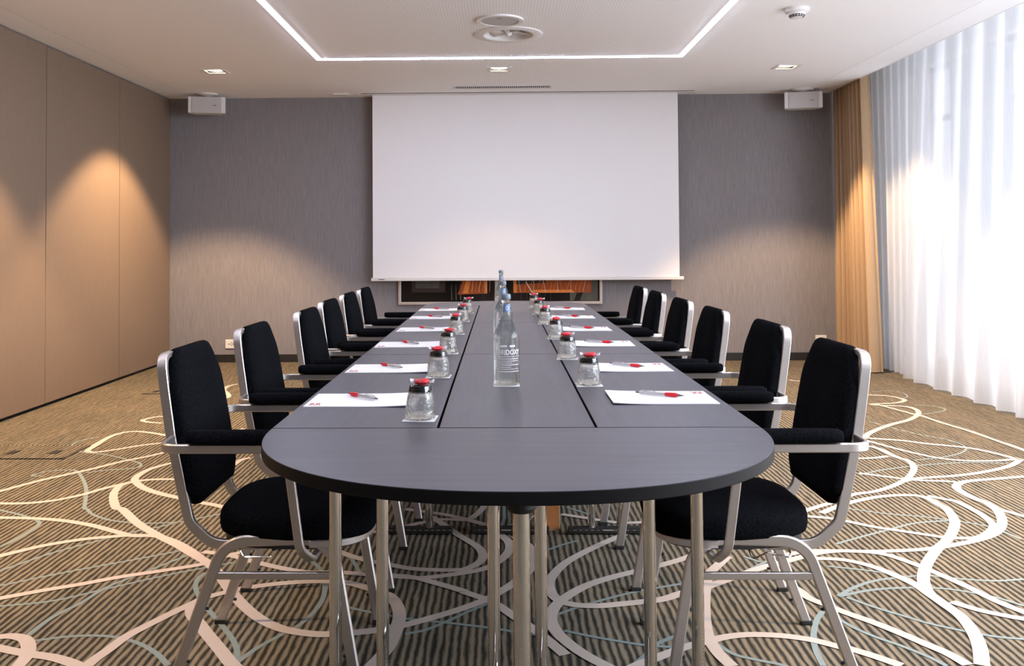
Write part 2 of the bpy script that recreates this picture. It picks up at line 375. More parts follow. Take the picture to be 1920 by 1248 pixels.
CREAM=[
([0.0315, 0.0328, 0.0403, 0.0315, 0.0315],[(-2.035,5.594),(-2.098,5.654),(-2.253,5.748),(-2.364,5.77),(-2.424,5.669),(-2.426,5.503),(-2.409,5.339),(-2.394,5.229),(-2.336,5.195),(-2.253,5.251),(-2.142,5.365),(-2.034,5.437)]),
([0.0315, 0.034, 0.034],[(-1.903,5.231),(-1.931,5.181),(-1.992,5.084),(-2.091,4.96),(-2.171,4.813),(-2.254,4.688),(-2.333,4.569),(-2.427,4.371),(-2.507,4.179)]),
([0.0328, 0.0415, 0.0353, 0.0353, 0.034],[(-1.774,4.958),(-1.799,4.928),(-1.855,4.825),(-1.874,4.713),(-1.86,4.593),(-1.791,4.478),(-1.705,4.385),(-1.605,4.31),(-1.524,4.26),(-1.389,4.178),(-1.246,4.093),(-0.985,3.85),(-0.771,3.642),(-0.617,3.498),(-0.53,3.428),(-0.422,3.371),(-0.314,3.323),(-0.158,3.314),(-0.111,3.35),(-0.081,3.406),(-0.074,3.472),(-0.089,3.547),(-0.119,3.61),(-0.176,3.708),(-0.219,3.791),(-0.304,3.961)]),
([0.0315, 0.0365, 0.034, 0.0353],[(-1.581,4.591),(-1.663,4.592),(-1.763,4.587),(-1.831,4.554),(-1.892,4.491),(-1.948,4.405),(-2.003,4.3),(-2.087,4.211),(-2.189,4.168),(-2.311,4.164),(-2.513,4.19)]),
([0.0328, 0.0415, 0.0415, 0.0415, 0.0415, 0.0415],[(-1.868,4.528),(-1.882,4.466),(-1.862,4.357),(-1.819,4.243),(-1.743,4.097),(-1.7,4.064),(-1.555,3.869),(-1.409,3.709),(-1.282,3.586),(-1.182,3.478),(-1.095,3.384),(-1.046,3.315),(-0.991,3.223),(-0.911,3.083),(-0.833,2.965),(-0.756,2.871),(-0.677,2.807),(-0.588,2.774),(-0.528,2.77),(-0.467,2.779),(-0.388,2.799),(-0.342,2.828)]),
([0.0353, 0.0353, 0.0353],[(-2.354,3.927),(-2.189,3.946),(-2.005,3.93),(-1.873,3.897),(-1.728,3.833),(-1.612,3.761),(-1.504,3.701),(-1.409,3.709)]),
([0.0378, 0.0365, 0.034, 0.039],[(-1.969,3.369),(-1.918,3.459),(-1.872,3.516),(-1.803,3.586),(-1.7,3.651),(-1.606,3.684),(-1.506,3.706),(-1.402,3.692),(-1.316,3.634),(-1.216,3.531),(-1.117,3.406)]),
([0.0353, 0.034, 0.034, 0.0315],[(-1.756,3.006),(-1.688,3.046),(-1.586,3.111),(-1.476,3.172),(-1.365,3.242),(-1.244,3.301),(-1.108,3.377),(-1.041,3.471),(-0.977,3.516)]),
([0.0378, 0.0365, 0.0353, 0.0353, 0.0378, 0.0415, 0.0428, 0.0415],[(-1.173,2.522),(-1.168,2.595),(-1.156,2.654),(-1.138,2.753),(-1.107,2.83),(-1.061,2.932),(-1.022,3.008),(-0.997,3.054),(-0.951,3.094),(-0.895,3.136),(-0.768,3.183),(-0.631,3.202),(-0.534,3.184),(-0.468,3.143),(-0.386,3.078),(-0.348,2.999),(-0.329,2.914),(-0.326,2.833),(-0.33,2.738),(-0.341,2.658),(-0.37,2.558)]),
([0.0378, 0.0415, 0.0415, 0.0415],[(-1.023,2.986),(-0.993,2.911),(-0.951,2.85),(-0.894,2.763),(-0.826,2.664),(-0.764,2.572),(-0.7,2.494)]),
([0.0365, 0.039, 0.0415, 0.039],[(-1.549,2.724),(-1.522,2.747),(-1.484,2.752),(-1.435,2.729),(-1.394,2.67),(-1.372,2.61),(-1.365,2.553)]),
([0.0365, 0.039, 0.039],[(-1.559,2.705),(-1.479,2.67),(-1.382,2.636),(-1.291,2.611),(-1.21,2.57),(-1.158,2.53)]),
([0.034, 0.034, 0.034, 0.034, 0.0365, 0.0378, 0.034],[(-1.156,3.509),(-1.087,3.486),(-1.011,3.453),(-0.929,3.399),(-0.803,3.329),(-0.707,3.291),(-0.626,3.289),(-0.581,3.289),(-0.526,3.276),(-0.403,3.252),(-0.306,3.235),(-0.273,3.237),(-0.157,3.276),(-0.062,3.33),(-0.009,3.414),(0.022,3.501),(0.03,3.578),(0.015,3.658),(-0.059,3.821),(-0.128,3.895),(-0.247,3.984),(-0.431,4.071)]),
([0.034, 0.0353, 0.0353, 0.0365, 0.0378],[(-0.404,3.26),(-0.306,3.235),(-0.15,3.126),(-0.126,3.102),(-0.057,3.042),(-0.013,2.989),(0.03,2.915),(0.09,2.815),(0.138,2.722),(0.179,2.635)]),
([0.0378, 0.0365, 0.0365, 0.0415, 0.039],[(-0.333,2.818),(-0.302,2.838),(-0.223,2.893),(-0.142,2.956),(-0.061,3.033),(-0.004,3.114),(0.047,3.2),(0.098,3.317),(0.114,3.442),(0.101,3.578),(0.051,3.692)]),
([0.0328, 0.0328, 0.0315],[(-0.534,3.743),(-0.405,3.822),(-0.3,3.904),(-0.226,3.919),(-0.152,3.913),(-0.108,4),(-0.075,4.132)]),
([0.034, 0.0378, 0.0403, 0.0365, 0.034, 0.034],[(0.501,3.725),(0.407,3.618),(0.318,3.509),(0.233,3.385),(0.181,3.264),(0.162,3.175),(0.167,3.091),(0.19,3.028),(0.24,2.995),(0.313,2.988),(0.402,3.007),(0.47,3.024),(0.535,3.046),(0.607,3.098),(0.7,3.152),(0.813,3.239),(0.933,3.331),(1.034,3.393),(1.089,3.429),(1.213,3.499),(1.32,3.517),(1.434,3.487),(1.496,3.401),(1.542,3.292),(1.589,3.154),(1.617,3.038),(1.657,2.941),(1.707,2.831)]),
([0.034, 0.0353, 0.039, 0.0415, 0.0403, 0.039],[(0.904,3.674),(0.79,3.547),(0.698,3.45),(0.605,3.379),(0.497,3.31),(0.392,3.245),(0.29,3.163),(0.209,3.057),(0.166,2.968),(0.151,2.884),(0.162,2.796),(0.193,2.713),(0.236,2.635),(0.286,2.569),(0.318,2.53)]),
([0.034, 0.039, 0.039, 0.039, 0.0403],[(0.849,3.457),(0.786,3.358),(0.733,3.265),(0.69,3.128),(0.656,2.991),(0.625,2.836),(0.615,2.733),(0.62,2.645),(0.638,2.567)]),
([0.0353, 0.0353, 0.0353, 0.0365],[(0.592,2.71),(0.648,2.747),(0.713,2.768),(0.774,2.772),(0.85,2.761),(0.92,2.734),(0.982,2.69),(1.002,2.681),(1.058,2.63),(1.109,2.573)]),
([0.0365, 0.0353, 0.034],[(0.341,2.538),(0.384,2.578),(0.44,2.619),(0.497,2.662),(0.55,2.697),(0.612,2.728)]),
([0.0328, 0.034, 0.0365, 0.0378],[(0.979,3.201),(1.007,3.117),(1.017,3.053),(1.056,2.992),(1.097,2.929),(1.152,2.858),(1.2,2.781),(1.243,2.704),(1.274,2.648),(1.295,2.578)]),
([0.034, 0.034, 0.039, 0.0415, 0.0415, 0.0415],[(1.139,3.429),(1.204,3.432),(1.28,3.412),(1.35,3.343),(1.4,3.237),(1.423,3.165),(1.429,3.092),(1.437,2.999),(1.441,2.904),(1.42,2.791),(1.383,2.683),(1.332,2.575)]),
([0.034, 0.034, 0.039, 0.0415, 0.0415, 0.0415],[(1.391,4.004),(1.497,4.104),(1.596,4.177),(1.721,4.249),(1.827,4.281),(1.919,4.281),(1.957,4.23),(1.959,4.134),(1.961,4.064),(1.921,3.919),(1.858,3.793),(1.755,3.641),(1.67,3.54),(1.56,3.387),(1.484,3.253),(1.444,3.153),(1.43,3.088)]),
([0.0365, 0.034, 0.034],[(1.472,3.026),(1.489,2.999),(1.529,2.953),(1.589,2.91),(1.627,2.89),(1.684,2.86)]),
([0.0315, 0.0315, 0.0328, 0.0365],[(1.267,3.977),(1.317,3.958),(1.417,3.92),(1.542,3.81),(1.628,3.758),(1.712,3.707),(1.776,3.674),(1.879,3.671),(1.955,3.724),(2.037,3.828),(2.067,3.957),(2.07,4.095),(2.058,4.189),(2.037,4.208),(1.977,4.274)]),
([0.0328, 0.0328, 0.034, 0.039, 0.0428, 0.039, 0.034],[(1.044,3.458),(1.133,3.502),(1.21,3.52),(1.369,3.512),(1.497,3.517),(1.634,3.54),(1.758,3.586),(1.899,3.658),(2.004,3.741),(2.093,3.863),(2.161,4.014),(2.185,4.146),(2.169,4.229),(2.165,4.341),(2.187,4.435),(2.249,4.508),(2.333,4.546),(2.446,4.575),(2.617,4.621)]),
([0.034, 0.034],[(2.182,4.064),(2.206,4.024),(2.237,3.956),(2.283,3.863)]),
([0.0315, 0.0315, 0.034, 0.0365],[(1.284,3.997),(1.39,4.086),(1.513,4.18),(1.643,4.298),(1.762,4.348),(1.905,4.461),(2.039,4.611),(2.151,4.8),(2.188,4.945),(2.163,5.043),(2.157,5.132),(2.154,5.231),(2.128,5.316)]),
([0.0315, 0.0328],[(1.938,5.008),(2.038,5.022),(2.127,5.062)]),
([0.0315, 0.0315, 0.0315],[(1.822,4.692),(1.939,4.617),(2.043,4.555),(2.194,4.529),(2.233,4.503)]),
([0.034, 0.0328, 0.0365, 0.0415],[(1.963,4.522),(2.07,4.585),(2.28,4.636),(2.447,4.702),(2.65,4.825),(2.795,4.971),(2.784,5.001),(2.744,5.127),(2.665,5.26),(2.488,5.366),(2.373,5.457),(2.211,5.521)]),
([0.0315, 0.0315, 0.0315],[(2.17,5.459),(2.228,5.298),(2.304,5.131),(2.391,5.004),(2.508,4.952),(2.649,4.951),(2.782,4.986)]),
([0.0315, 0.0328, 0.034],[(2.846,6.248),(2.868,5.994),(2.91,5.739),(2.929,5.469),(2.946,5.224),(2.944,4.97)]),
([0.039, 0.039, 0.0353, 0.039, 0.0328],[(2.18,5.514),(2.27,5.667),(2.484,5.903),(2.689,6.077),(2.828,6.248),(2.9,6.394),(2.916,6.523),(2.871,6.592),(2.76,6.621),(2.68,6.66)]),
([0.0303, 0.0315],[(2.72,6.687),(2.747,6.589),(2.792,6.411),(2.826,6.262)]),
([0.0315, 0.034, 0.0315],[(2.829,7.077),(2.963,7.031),(3.006,6.922),(2.997,6.823),(2.881,6.723),(2.678,6.677)]),
([0.034, 0.034],[(2.474,7.861),(2.513,7.807),(2.618,7.798)]),
([0.0315, 0.0365, 0.0365, 0.034],[(-2.254,7.738),(-2.295,7.608),(-2.271,7.419),(-2.177,7.219),(-2.129,7.06),(-2.174,6.97)]),
([0.0315, 0.034, 0.0315],[(-2.254,6.221),(-2.365,6.271),(-2.421,6.199),(-2.43,6.129),(-2.36,6.068),(-2.258,6.035)]),
([0.0315, 0.0315],[(-1.638,5.404),(-1.692,5.75),(-1.662,5.854)]),
([0.0315, 0.0315],[(-1.443,4.881),(-1.434,5.001),(-1.396,5.048)]),
([0.0315, 0.0315],[(0.259,3.989),(0.385,3.922),(0.493,3.87),(0.606,3.875),(0.686,3.884)]),
([0.0328, 0.034],[(0.524,3.733),(0.597,3.821),(0.672,3.866)])]
TEAL=[
([0.0135, 0.0135, 0.018, 0.018, 0.0155, 0.0135, 0.0135],[(-2.359,4.661),(-2.429,4.675),(-2.394,4.758),(-2.315,4.785),(-2.244,4.771),(-2.133,4.607),(-2.034,4.43),(-1.95,4.243),(-1.888,4.097),(-1.864,4.074),(-1.811,4.003),(-1.712,3.926),(-1.607,3.884),(-1.515,3.869),(-1.433,3.878),(-1.37,3.897),(-1.233,4.012)]),
([0.0135, 0.0155, 0.0135, 0.018, 0.0135],[(-2.502,5.619),(-2.566,5.505),(-2.545,5.341),(-2.432,5.219),(-2.24,5.135),(-2.079,5.022),(-1.968,4.929),(-1.943,4.849),(-1.992,4.812),(-2.087,4.784),(-2.175,4.729)]),
([0.0135, 0.018, 0.0155],[(-2.346,4.117),(-2.256,4.065),(-2.127,3.994),(-2.005,3.907),(-1.969,3.842),(-1.961,3.735),(-1.967,3.643),(-1.98,3.57)]),
([0.014],[(-1.86,3.267),(-1.834,3.307),(-1.734,3.501),(-1.599,3.667),(-1.525,3.752),(-1.441,3.823),(-1.401,3.869)]),
([0.014],[(-1.788,3.14),(-1.753,3.161),(-1.618,3.268),(-1.469,3.37),(-1.33,3.464),(-1.229,3.539)]),
([0.014],[(-1.653,2.982),(-1.499,3.029),(-1.366,3.135),(-1.224,3.249),(-1.094,3.336),(-0.995,3.398)]),
([0.018, 0.014, 0.014],[(-1.445,2.756),(-1.435,2.899),(-1.399,3.007),(-1.372,3.147),(-1.32,3.248),(-1.264,3.356),(-1.195,3.486)]),
([0.014, 0.0155, 0.0192],[(-1.404,2.724),(-1.321,2.752),(-1.243,2.76),(-1.165,2.748),(-1.077,2.703),(-1.001,2.637),(-0.944,2.567)]),
([0.0155, 0.018, 0.018, 0.018],[(-1.074,3.288),(-1.081,3.223),(-1.052,3.124),(-0.985,3.003),(-0.94,2.933),(-0.877,2.841),(-0.806,2.727),(-0.771,2.647),(-0.758,2.576)]),
([0.018, 0.0155, 0.018, 0.018],[(-0.76,2.564),(-0.723,2.673),(-0.669,2.774),(-0.629,2.851),(-0.602,2.987),(-0.607,3.113),(-0.641,3.263),(-0.689,3.371),(-0.736,3.427)]),
([0.0155],[(-0.572,3.442),(-0.538,3.357),(-0.511,3.276)]),
([0.0145],[(-0.504,2.977),(-0.429,2.939),(-0.316,2.893),(-0.307,2.888),(-0.179,2.858),(-0.054,2.824),(0.028,2.795),(0.108,2.767)]),
([0.0145],[(-0.296,2.775),(-0.237,2.804),(-0.179,2.863),(-0.099,2.956),(-0.013,3.045)]),
([0.014],[(-0.102,3.742),(-0.02,3.804),(0.008,3.922),(0.009,4.121)]),
([0.014],[(-0.014,3.786),(0.071,3.885),(0.16,3.98)]),
([0.0145],[(0.17,2.917),(0.247,2.981),(0.341,3.046),(0.438,3.104),(0.541,3.151),(0.63,3.188)]),
([0.0145],[(0.187,2.801),(0.268,2.759),(0.344,2.727),(0.419,2.701),(0.494,2.688)]),
([0.0135],[(0.166,3.524),(0.248,3.602),(0.304,3.642)]),
([0.0145],[(0.29,4.099),(0.349,4.028),(0.391,3.979)]),
([0.0145, 0.018],[(0.341,2.538),(0.369,2.578),(0.413,2.644),(0.455,2.71),(0.526,2.769)]),
([0.0155, 0.0155],[(0.631,2.71),(0.662,2.645),(0.71,2.612),(0.775,2.58),(0.818,2.54)]),
([0.0142, 0.0155],[(0.834,3.265),(0.931,3.358),(1.015,3.443)]),
([0.0135],[(0.909,3.457),(0.953,3.4)]),
([0.018, 0.018, 0.018],[(1.04,2.971),(0.985,2.887),(0.941,2.79),(0.919,2.725),(0.903,2.655),(0.893,2.572)]),
([0.018, 0.0145, 0.0145],[(1.122,3.076),(1.205,3.153),(1.297,3.212),(1.404,3.246),(1.504,3.262),(1.605,3.23),(1.711,3.213),(1.821,3.228)]),
([0.018, 0.014, 0.014],[(1.12,3.073),(1.238,3.123),(1.337,3.145),(1.451,3.147),(1.532,3.13),(1.632,3.066),(1.687,2.994)]),
([0.0155, 0.014],[(1.144,3.065),(1.202,2.982),(1.26,2.919),(1.316,2.859),(1.391,2.806),(1.469,2.764),(1.545,2.746)]),
([0.0145, 0.0155],[(1.034,2.955),(1.07,2.838),(1.112,2.762),(1.164,2.699),(1.209,2.631),(1.234,2.574)]),
([0.014],[(1.306,3.602),(1.438,3.687),(1.582,3.775),(1.73,3.864),(1.887,3.9)]),
([0.014],[(1.182,3.356),(1.293,3.318),(1.366,3.289)]),
([0.0135],[(1.533,4.076),(1.675,3.996),(1.801,3.957),(1.891,3.91),(2.011,3.819),(2.056,3.657)]),
([0.014],[(1.818,4.665),(1.965,4.759),(2.092,4.815),(2.256,4.871),(2.491,4.919),(2.69,4.897)]),
([0.014],[(2.422,6.044),(2.47,5.869),(2.546,5.664),(2.656,5.472),(2.667,5.294),(2.569,5.145),(2.406,5.035),(2.234,4.975)]),
([0.0135],[(2.923,7.233),(3.069,7.283),(3.141,7.184),(3.095,6.999),(3.011,6.911)]),
([0.0135],[(2.844,6.281),(2.99,6.343),(3.119,6.457),(3.107,6.589),(2.995,6.655)])]
# ------------------------------------------------------------------ room
XL, YB, ZC, YF = -3.37, 9.2, 2.69, -2.0
XE, XW = 3.31, 3.95          # ceiling edge at the curtain recess, window wall

def struct(name, bm, mats, parent=None, **k):
    o = link(name, bm, mats, parent, **k)
    if parent is None: o['kind'] = 'structure'
    return o

# floor: base carpet with its woven swirls in one mesh
bm = bmesh.new()
quad(bm, [(XL - .2, YF - .2, 0), (XW + .25, YF - .2, 0), (XW + .25, YB + .2, 0), (XL - .2, YB + .2, 0)], 0)
def ribbon(pts, widths, z, mi):
    P = smooth_line(pts, 7); n = len(P); prev = None
    for i, p in enumerate(P):
        t = (P[min(i + 1, n - 1)] - P[max(i - 1, 0)]); t.normalize() if t.length > 0 else None
        s = i / (n - 1) * (len(widths) - 1); k = min(int(s), len(widths) - 2) if len(widths) > 1 else 0
        w = widths[0] if len(widths) == 1 else widths[k] + (widths[k + 1] - widths[k]) * (s - k)
        nr = Vector((-t.y, t.x, 0)) * w / 2
        a, b = bm.verts.new((p.x + nr.x, p.y + nr.y, z)), bm.verts.new((p.x - nr.x, p.y - nr.y, z))
        if prev: bm.faces.new((prev[0], prev[1], b, a)).material_index = mi
        prev = (a, b)
for i, (w, pts) in enumerate(TEAL): ribbon(pts, w, .0010 + i * .00002, 2)
for i, (w, pts) in enumerate(CREAM): ribbon(pts, w, .0022 + i * .00002, 1)
for f in bm.faces:
    f.normal_update()
    if f.normal.z < 0: f.normal_flip()
me = bpy.data.meshes.new('floor'); bm.to_mesh(me); bm.free()
floor = bpy.data.objects.new('floor', me); COL.objects.link(floor)
for k in ('carpet', 'cream', 'teal'): me.materials.append(M[k])
tag(floor, 'dark striped carpet with cream and blue grey swirling lines', kind='structure')

# ceiling with holes for recessed fittings
SPOTS = [(-2.455, 7.76), (0.0, 7.78), (2.465, 7.80)]
SPOTS_NEAR = [(-2.455, 5.15), (2.465, 5.15), (-2.455, 2.55), (2.465, 2.55)]
VENT = (.067, 6.49)
bm = bmesh.new()
def loop(pts):
    vs = [bm.verts.new((x, y, ZC)) for x, y in pts]
    return [bm.edges.new((vs[i], vs[(i + 1) % len(vs)])) for i in range(len(vs))]
edges = loop([(XL - .1, YF - .1), (XE, YF - .1), (XE, YB + .1), (XL - .1, YB + .1)])
hs = .074
for x, y in SPOTS + SPOTS_NEAR: edges += loop([(x - hs, y - hs), (x + hs, y - hs), (x + hs, y + hs), (x - hs, y + hs)])
edges += loop([(VENT[0] + .175 * math.cos(2 * PI * i / 32), VENT[1] + .175 * math.sin(2 * PI * i / 32)) for i in range(32)])
bmesh.ops.triangle_fill(bm, edges=edges, use_beauty=True)
ceil = struct('ceiling', bm, 'ceiling'); tag(ceil, 'white perforated plasterboard ceiling')
bm = bmesh.new(); boxmm(bm, (XL - .2, YF - .2, 2.95), (XW + .3, YB + .2, 3.05)); boxmm(bm, (XE, YF, ZC), (XE + .02, YB, 2.95))
link('slab', bm, 'white', ceil)

# walls
bm = bmesh.new(); boxmm(bm, (XL - .2, YB, 0), (XW + .3, YB + .12, 2.95)); wb = struct('wall_back', bm, 'wallpaper')
tag(wb, 'back wall in grey vertical-weave textile wallpaper')
bm = bmesh.new(); boxmm(bm, (XL - .2, YF - .12, 0), (XW + .3, YF, 2.95)); tag(struct('wall_front', bm, 'darkwall'), 'dark front wall behind the camera')
bm = bmesh.new(); boxmm(bm, (XL - .14, YF, 0), (XL - .05, YB, 2.95)); wl = struct('wall_left', bm, 'seam')
tag(wl, 'brown movable partition wall of tall smooth panels')
js = [YF, -1.133, .167, 1.467, 2.767, 4.067, 5.367, 6.667, 7.967, YB]
for a, b in zip(js, js[1:]):
    bm = bmesh.new(); boxmm(bm, (XL - .06, a + .0045, .025), (XL, b - .0045, ZC - .012)); link('panel', bm, 'partition', wl, bevel=.002)
bm = bmesh.new(); boxmm(bm, (XL, YB - .014, 0), (XW, YB, .078)); o = struct('baseboard_back', bm, 'black'); tag(o, 'black baseboard along the back wall')
# window wall: piers, sill, header
bm = bmesh.new()
boxmm(bm, (XW, 8.50, 0), (XW + .25, 9.02, 2.95)); boxmm(bm, (XW, 2.9, 0), (XW + .25, 3.2, 2.95)); boxmm(bm, (XW, YF, 2.80), (XW + .25, YB, 2.95)); boxmm(bm, (XW, YF, 0), (XW + .25, YB, .06))
o = struct('wall_right', bm, 'pier'); tag(o, 'grey window wall behind the sheer curtains')
def window(n, y0, y1, cols, label):
    bm = bmesh.new(); w = .05
    boxmm(bm, (XW + .08, y0, .06), (XW + .14, y0 + w, 2.8)); boxmm(bm, (XW + .08, y1 - w, .06), (XW + .14, y1, 2.8))
    boxmm(bm, (XW + .08, y0, .06), (XW + .14, y1, .06 + w)); boxmm(bm, (XW + .08, y0, 2.8 - w), (XW + .14, y1, 2.8))
    for i in range(1, cols):
        y = y0 + (y1 - y0) * i / cols; boxmm(bm, (XW + .08, y - w / 2, .06), (XW + .14, y + w / 2, 2.8))
    if cols > 1: boxmm(bm, (XW + .08, y0, 2.28), (XW + .14, y1, 2.33))
    f = struct('window_%d' % n, bm, 'winframe'); tag(f, label)
    for i in range(cols):
        a = y0 + (y1 - y0) * i / cols + w * .5; b = y0 + (y1 - y0) * (i + 1) / cols - w * .5
        bm = bmesh.new(); boxmm(bm, (XW + .105, a, .1), (XW + .113, b, 2.76)); link('pane', bm, 'pane', f)
window(1, 9.02, YB, 1, 'narrow window beside the back wall')
window(2, 3.2, 8.50, 4, 'tall grey framed window behind the white voile')
window(3, YF, 2.9, 4, 'tall grey framed window nearer the camera')

# ------------------------------------------------------------------ ceiling fittings
def ring_of(bm, x, y, z0, z1, r0, r1, seg=40, mi=0):
    prof = [(r0, z0), (r1, z0), (r1, z1), (r0, z1)]
    rings = [[bm.verts.new((x + r * math.cos(2 * PI * i / seg), y + r * math.sin(2 * PI * i / seg), z)) for i in range(seg)] for r, z in prof]
    for a, b in zip(rings, rings[1:] + rings[:1]):
        for i in range(seg): bm.faces.new((a[i], a[(i + 1) % seg], b[(i + 1) % seg], b[i])).material_index = mi

def downlight(x, y, label):
    t = empty('downlight', (x, y, ZC)); tag(t, label, 'ceiling light', 'square recessed downlights')
    bm = bmesh.new(); a, b = .103, .074
    for lo, hi in (((-a, -a), (a, -b)), ((-a, b), (a, a)), ((-a, -b), (-b, b)), ((b, -b), (a, b))):
        boxmm(bm, (*lo, -.004), (*hi, .0))
    link('trim_frame', bm, 'whitemetal', t)
    bm = bmesh.new()
    for lo, hi in (((-b, -b, 0), (b, -b + .003, .06)), ((-b, b - .003, 0), (b, b, .06)), ((-b, -b, 0), (-b + .003, b, .06)), ((b - .003, -b, 0), (b, b, .06)), ((-b, -b, .06), (b, b, .064))):
        boxmm(bm, lo, hi)
    link('housing', bm, 'black', t)
    bm = bmesh.new(); lathe(bm, [(.069, .012), (.070, .02), (.062, .055)], 32)
    link('lamp', bm, 'lamp', t, smooth=True)
    return t
for (x, y), nm in zip(SPOTS, ('lit square downlight over the left corner by the brown partition', 'lit square downlight in front of the slotted ceiling vent', 'lit square downlight over the right corner by the curtains')):
    downlight(x, y, nm)
for (x, y) in SPOTS_NEAR: downlight(x, y, 'lit square downlight in the ceiling above the nearer part of the room')

def spot(x, y, e, size=97, blend=.33, col=(1., .64, .32)):
    l = bpy.data.lights.new('downlight beam', 'SPOT'); l.energy = e; l.spot_size = R(size); l.spot_blend = blend; l.color = col; l.shadow_soft_size = .05
    o = bpy.data.objects.new('downlight beam', l); COL.objects.link(o); o.location = (x, y, ZC - .01); o.rotation_euler = (0, R(7) * (0 if x == 0 else (1 if x < 0 else -1)), 0)

# LED line let into the ceiling
bm = bmesh.new(); x0, x1, y0, y1 = -1.462, 1.464, .2, 7.29; zb, zt = ZC - .009, ZC + .02
def led_ring(w, zb, mi):
    boxmm(bm, (x0 - w, y1 - w, zb), (x1 + w, y1 + w, zt), mi); boxmm(bm, (x0 - w, y0 - w, zb), (x1 + w, y0 + w, zt), mi)
    boxmm(bm, (x0 - w, y0 + w, zb), (x0 + w, y1 - w, zt), mi); boxmm(bm, (x1 - w, y0 + w, zb), (x1 + w, y1 - w, zt), mi)
led_ring(.0235, ZC - .006, 1); led_ring(.0125, ZC - .009, 0)
o = link('ceiling_light_strip', bm, ['led', 'ledsoft']); tag(o, 'glowing white line of light forming a rectangle in the ceiling', 'light strip')

# round loudspeaker and swirl vent
t = empty('ceiling_speaker', (.006, 6.07, ZC)); tag(t, 'flat round white loudspeaker flush in the ceiling', 'speaker')
bm = bmesh.new(); ring_of(bm, 0, 0, -.012, 0, .130, .158); link('rim', bm, 'white', t, smooth=True, angle=30)
bm = bmesh.new(); lathe(bm, [(.130, -.004), (.129, -.0075), (.06, -.0085)], 40); link('grille', bm, 'grille', t, smooth=True)
bm = bmesh.new(); boxmm(bm, (-.02, -.075, -.0102), (.012, -.068, -.0082)); link('logo', bm, 'darkmetal', t)
t = empty('swirl_vent', (*VENT, ZC)); tag(t, 'round white swirl air vent with a bullet-shaped hub', 'vent')
bm = bmesh.new()
rings = []
for r, z in ((.246, 0), (.246, -.006), (.235, -.010), (.18, -.010), (.172, -.004), (.165, .02), (.14, .06), (.08, .085)):
    rings.append([bm.verts.new((r * math.cos(2 * PI * i / 48), r * math.sin(2 * PI * i / 48), z)) for i in range(48)])
for a, b in zip(rings, rings[1:]):
    for i in range(48): bm.faces.new((a[i], a[(i + 1) % 48], b[(i + 1) % 48], b[i]))
bm.faces.new(rings[-1])
link('flange', bm, 'white', t, smooth=True, angle=35)
bm = bmesh.new(); lathe(bm, [(.004, -.016), (.018, -.010), (.026, .004), (.026, .05)], 20); link('hub', bm, 'white', t, smooth=True)
for k in range(6):
    bm = bmesh.new(); a = 2 * PI * k / 6; d = .55
    prev = None
    for i in range(6):
        r = .024 + .128 * i / 5; sw = a + .25 * i / 5
        p = Vector((r * math.cos(sw), r * math.sin(sw), .008)); q = Vector((r * math.cos(sw + d), r * math.sin(sw + d), .05))
        vs = (bm.verts.new(p), bm.verts.new(q))
        if prev: bm.faces.new((prev[0], vs[0], vs[1], prev[1]))
        prev = vs
    o = link('blade', bm, 'white', t, smooth=True); s = o.modifiers.new('t', 'SOLIDIFY'); s.thickness = .0025
# slotted vent
t = empty('ceiling_vent', (.03, 8.66, ZC)); tag(t, 'long narrow slotted air vent in the ceiling above the screen', 'vent')
bm = bmesh.new(); a, b = .475, .085
for lo, hi in (((-a, -b), (a, -.055)), ((-a, .055), (a, b)), ((-a, -.055), (-.455, .055)), ((.455, -.055), (a, .055))): boxmm(bm, (*lo, -.005), (*hi, 0))
link('frame', bm, 'whitemetal', t)
bm = bmesh.new(); boxmm(bm, (-.455, -.055, -.0012), (.455, .055, -.0004)); link('backing', bm, 'black', t)
bm = bmesh.new()
for i in range(46): x = -.445 + i * .89 / 45; boxmm(bm, (x - .0028, -.055, -.0040), (x + .0028, .055, -.0015))
link('fins', bm, 'whitemetal', t)
# smoke detector
t = empty('smoke_detector', (1.925, 5.86, ZC)); tag(t, 'white domed smoke detector with dark slots on the ceiling', 'smoke detector')
bm = bmesh.new(); lathe(bm, [(.018, -.062), (.036, -.058), (.052, -.036), (.055, -.03), (.074, -.022), (.074, 0)], 36); link('housing', bm, 'white', t, smooth=True, angle=30)
bm = bmesh.new()
for k in range(16):
    a = 2 * PI * k / 16
    for r, z, in ((.0415, -.0535), (.0475, -.0455)):
        box(bm, (r * math.cos(a), r * math.sin(a), z), (.006, .012, .004), 0, Matrix.Rotation(a, 4, 'Z') @ Matrix.Rotation(R(55), 4, 'Y'))
link('slots', bm, 'black', t)
bm = bmesh.new(); boxmm(bm, (-1.655, 8.95, ZC - .012), (-1.50, 9.05, ZC)); o = link('ceiling_plate', bm, 'white', bevel=.003); tag(o, 'small blank white plate on the ceiling left of the screen', 'cover plate')

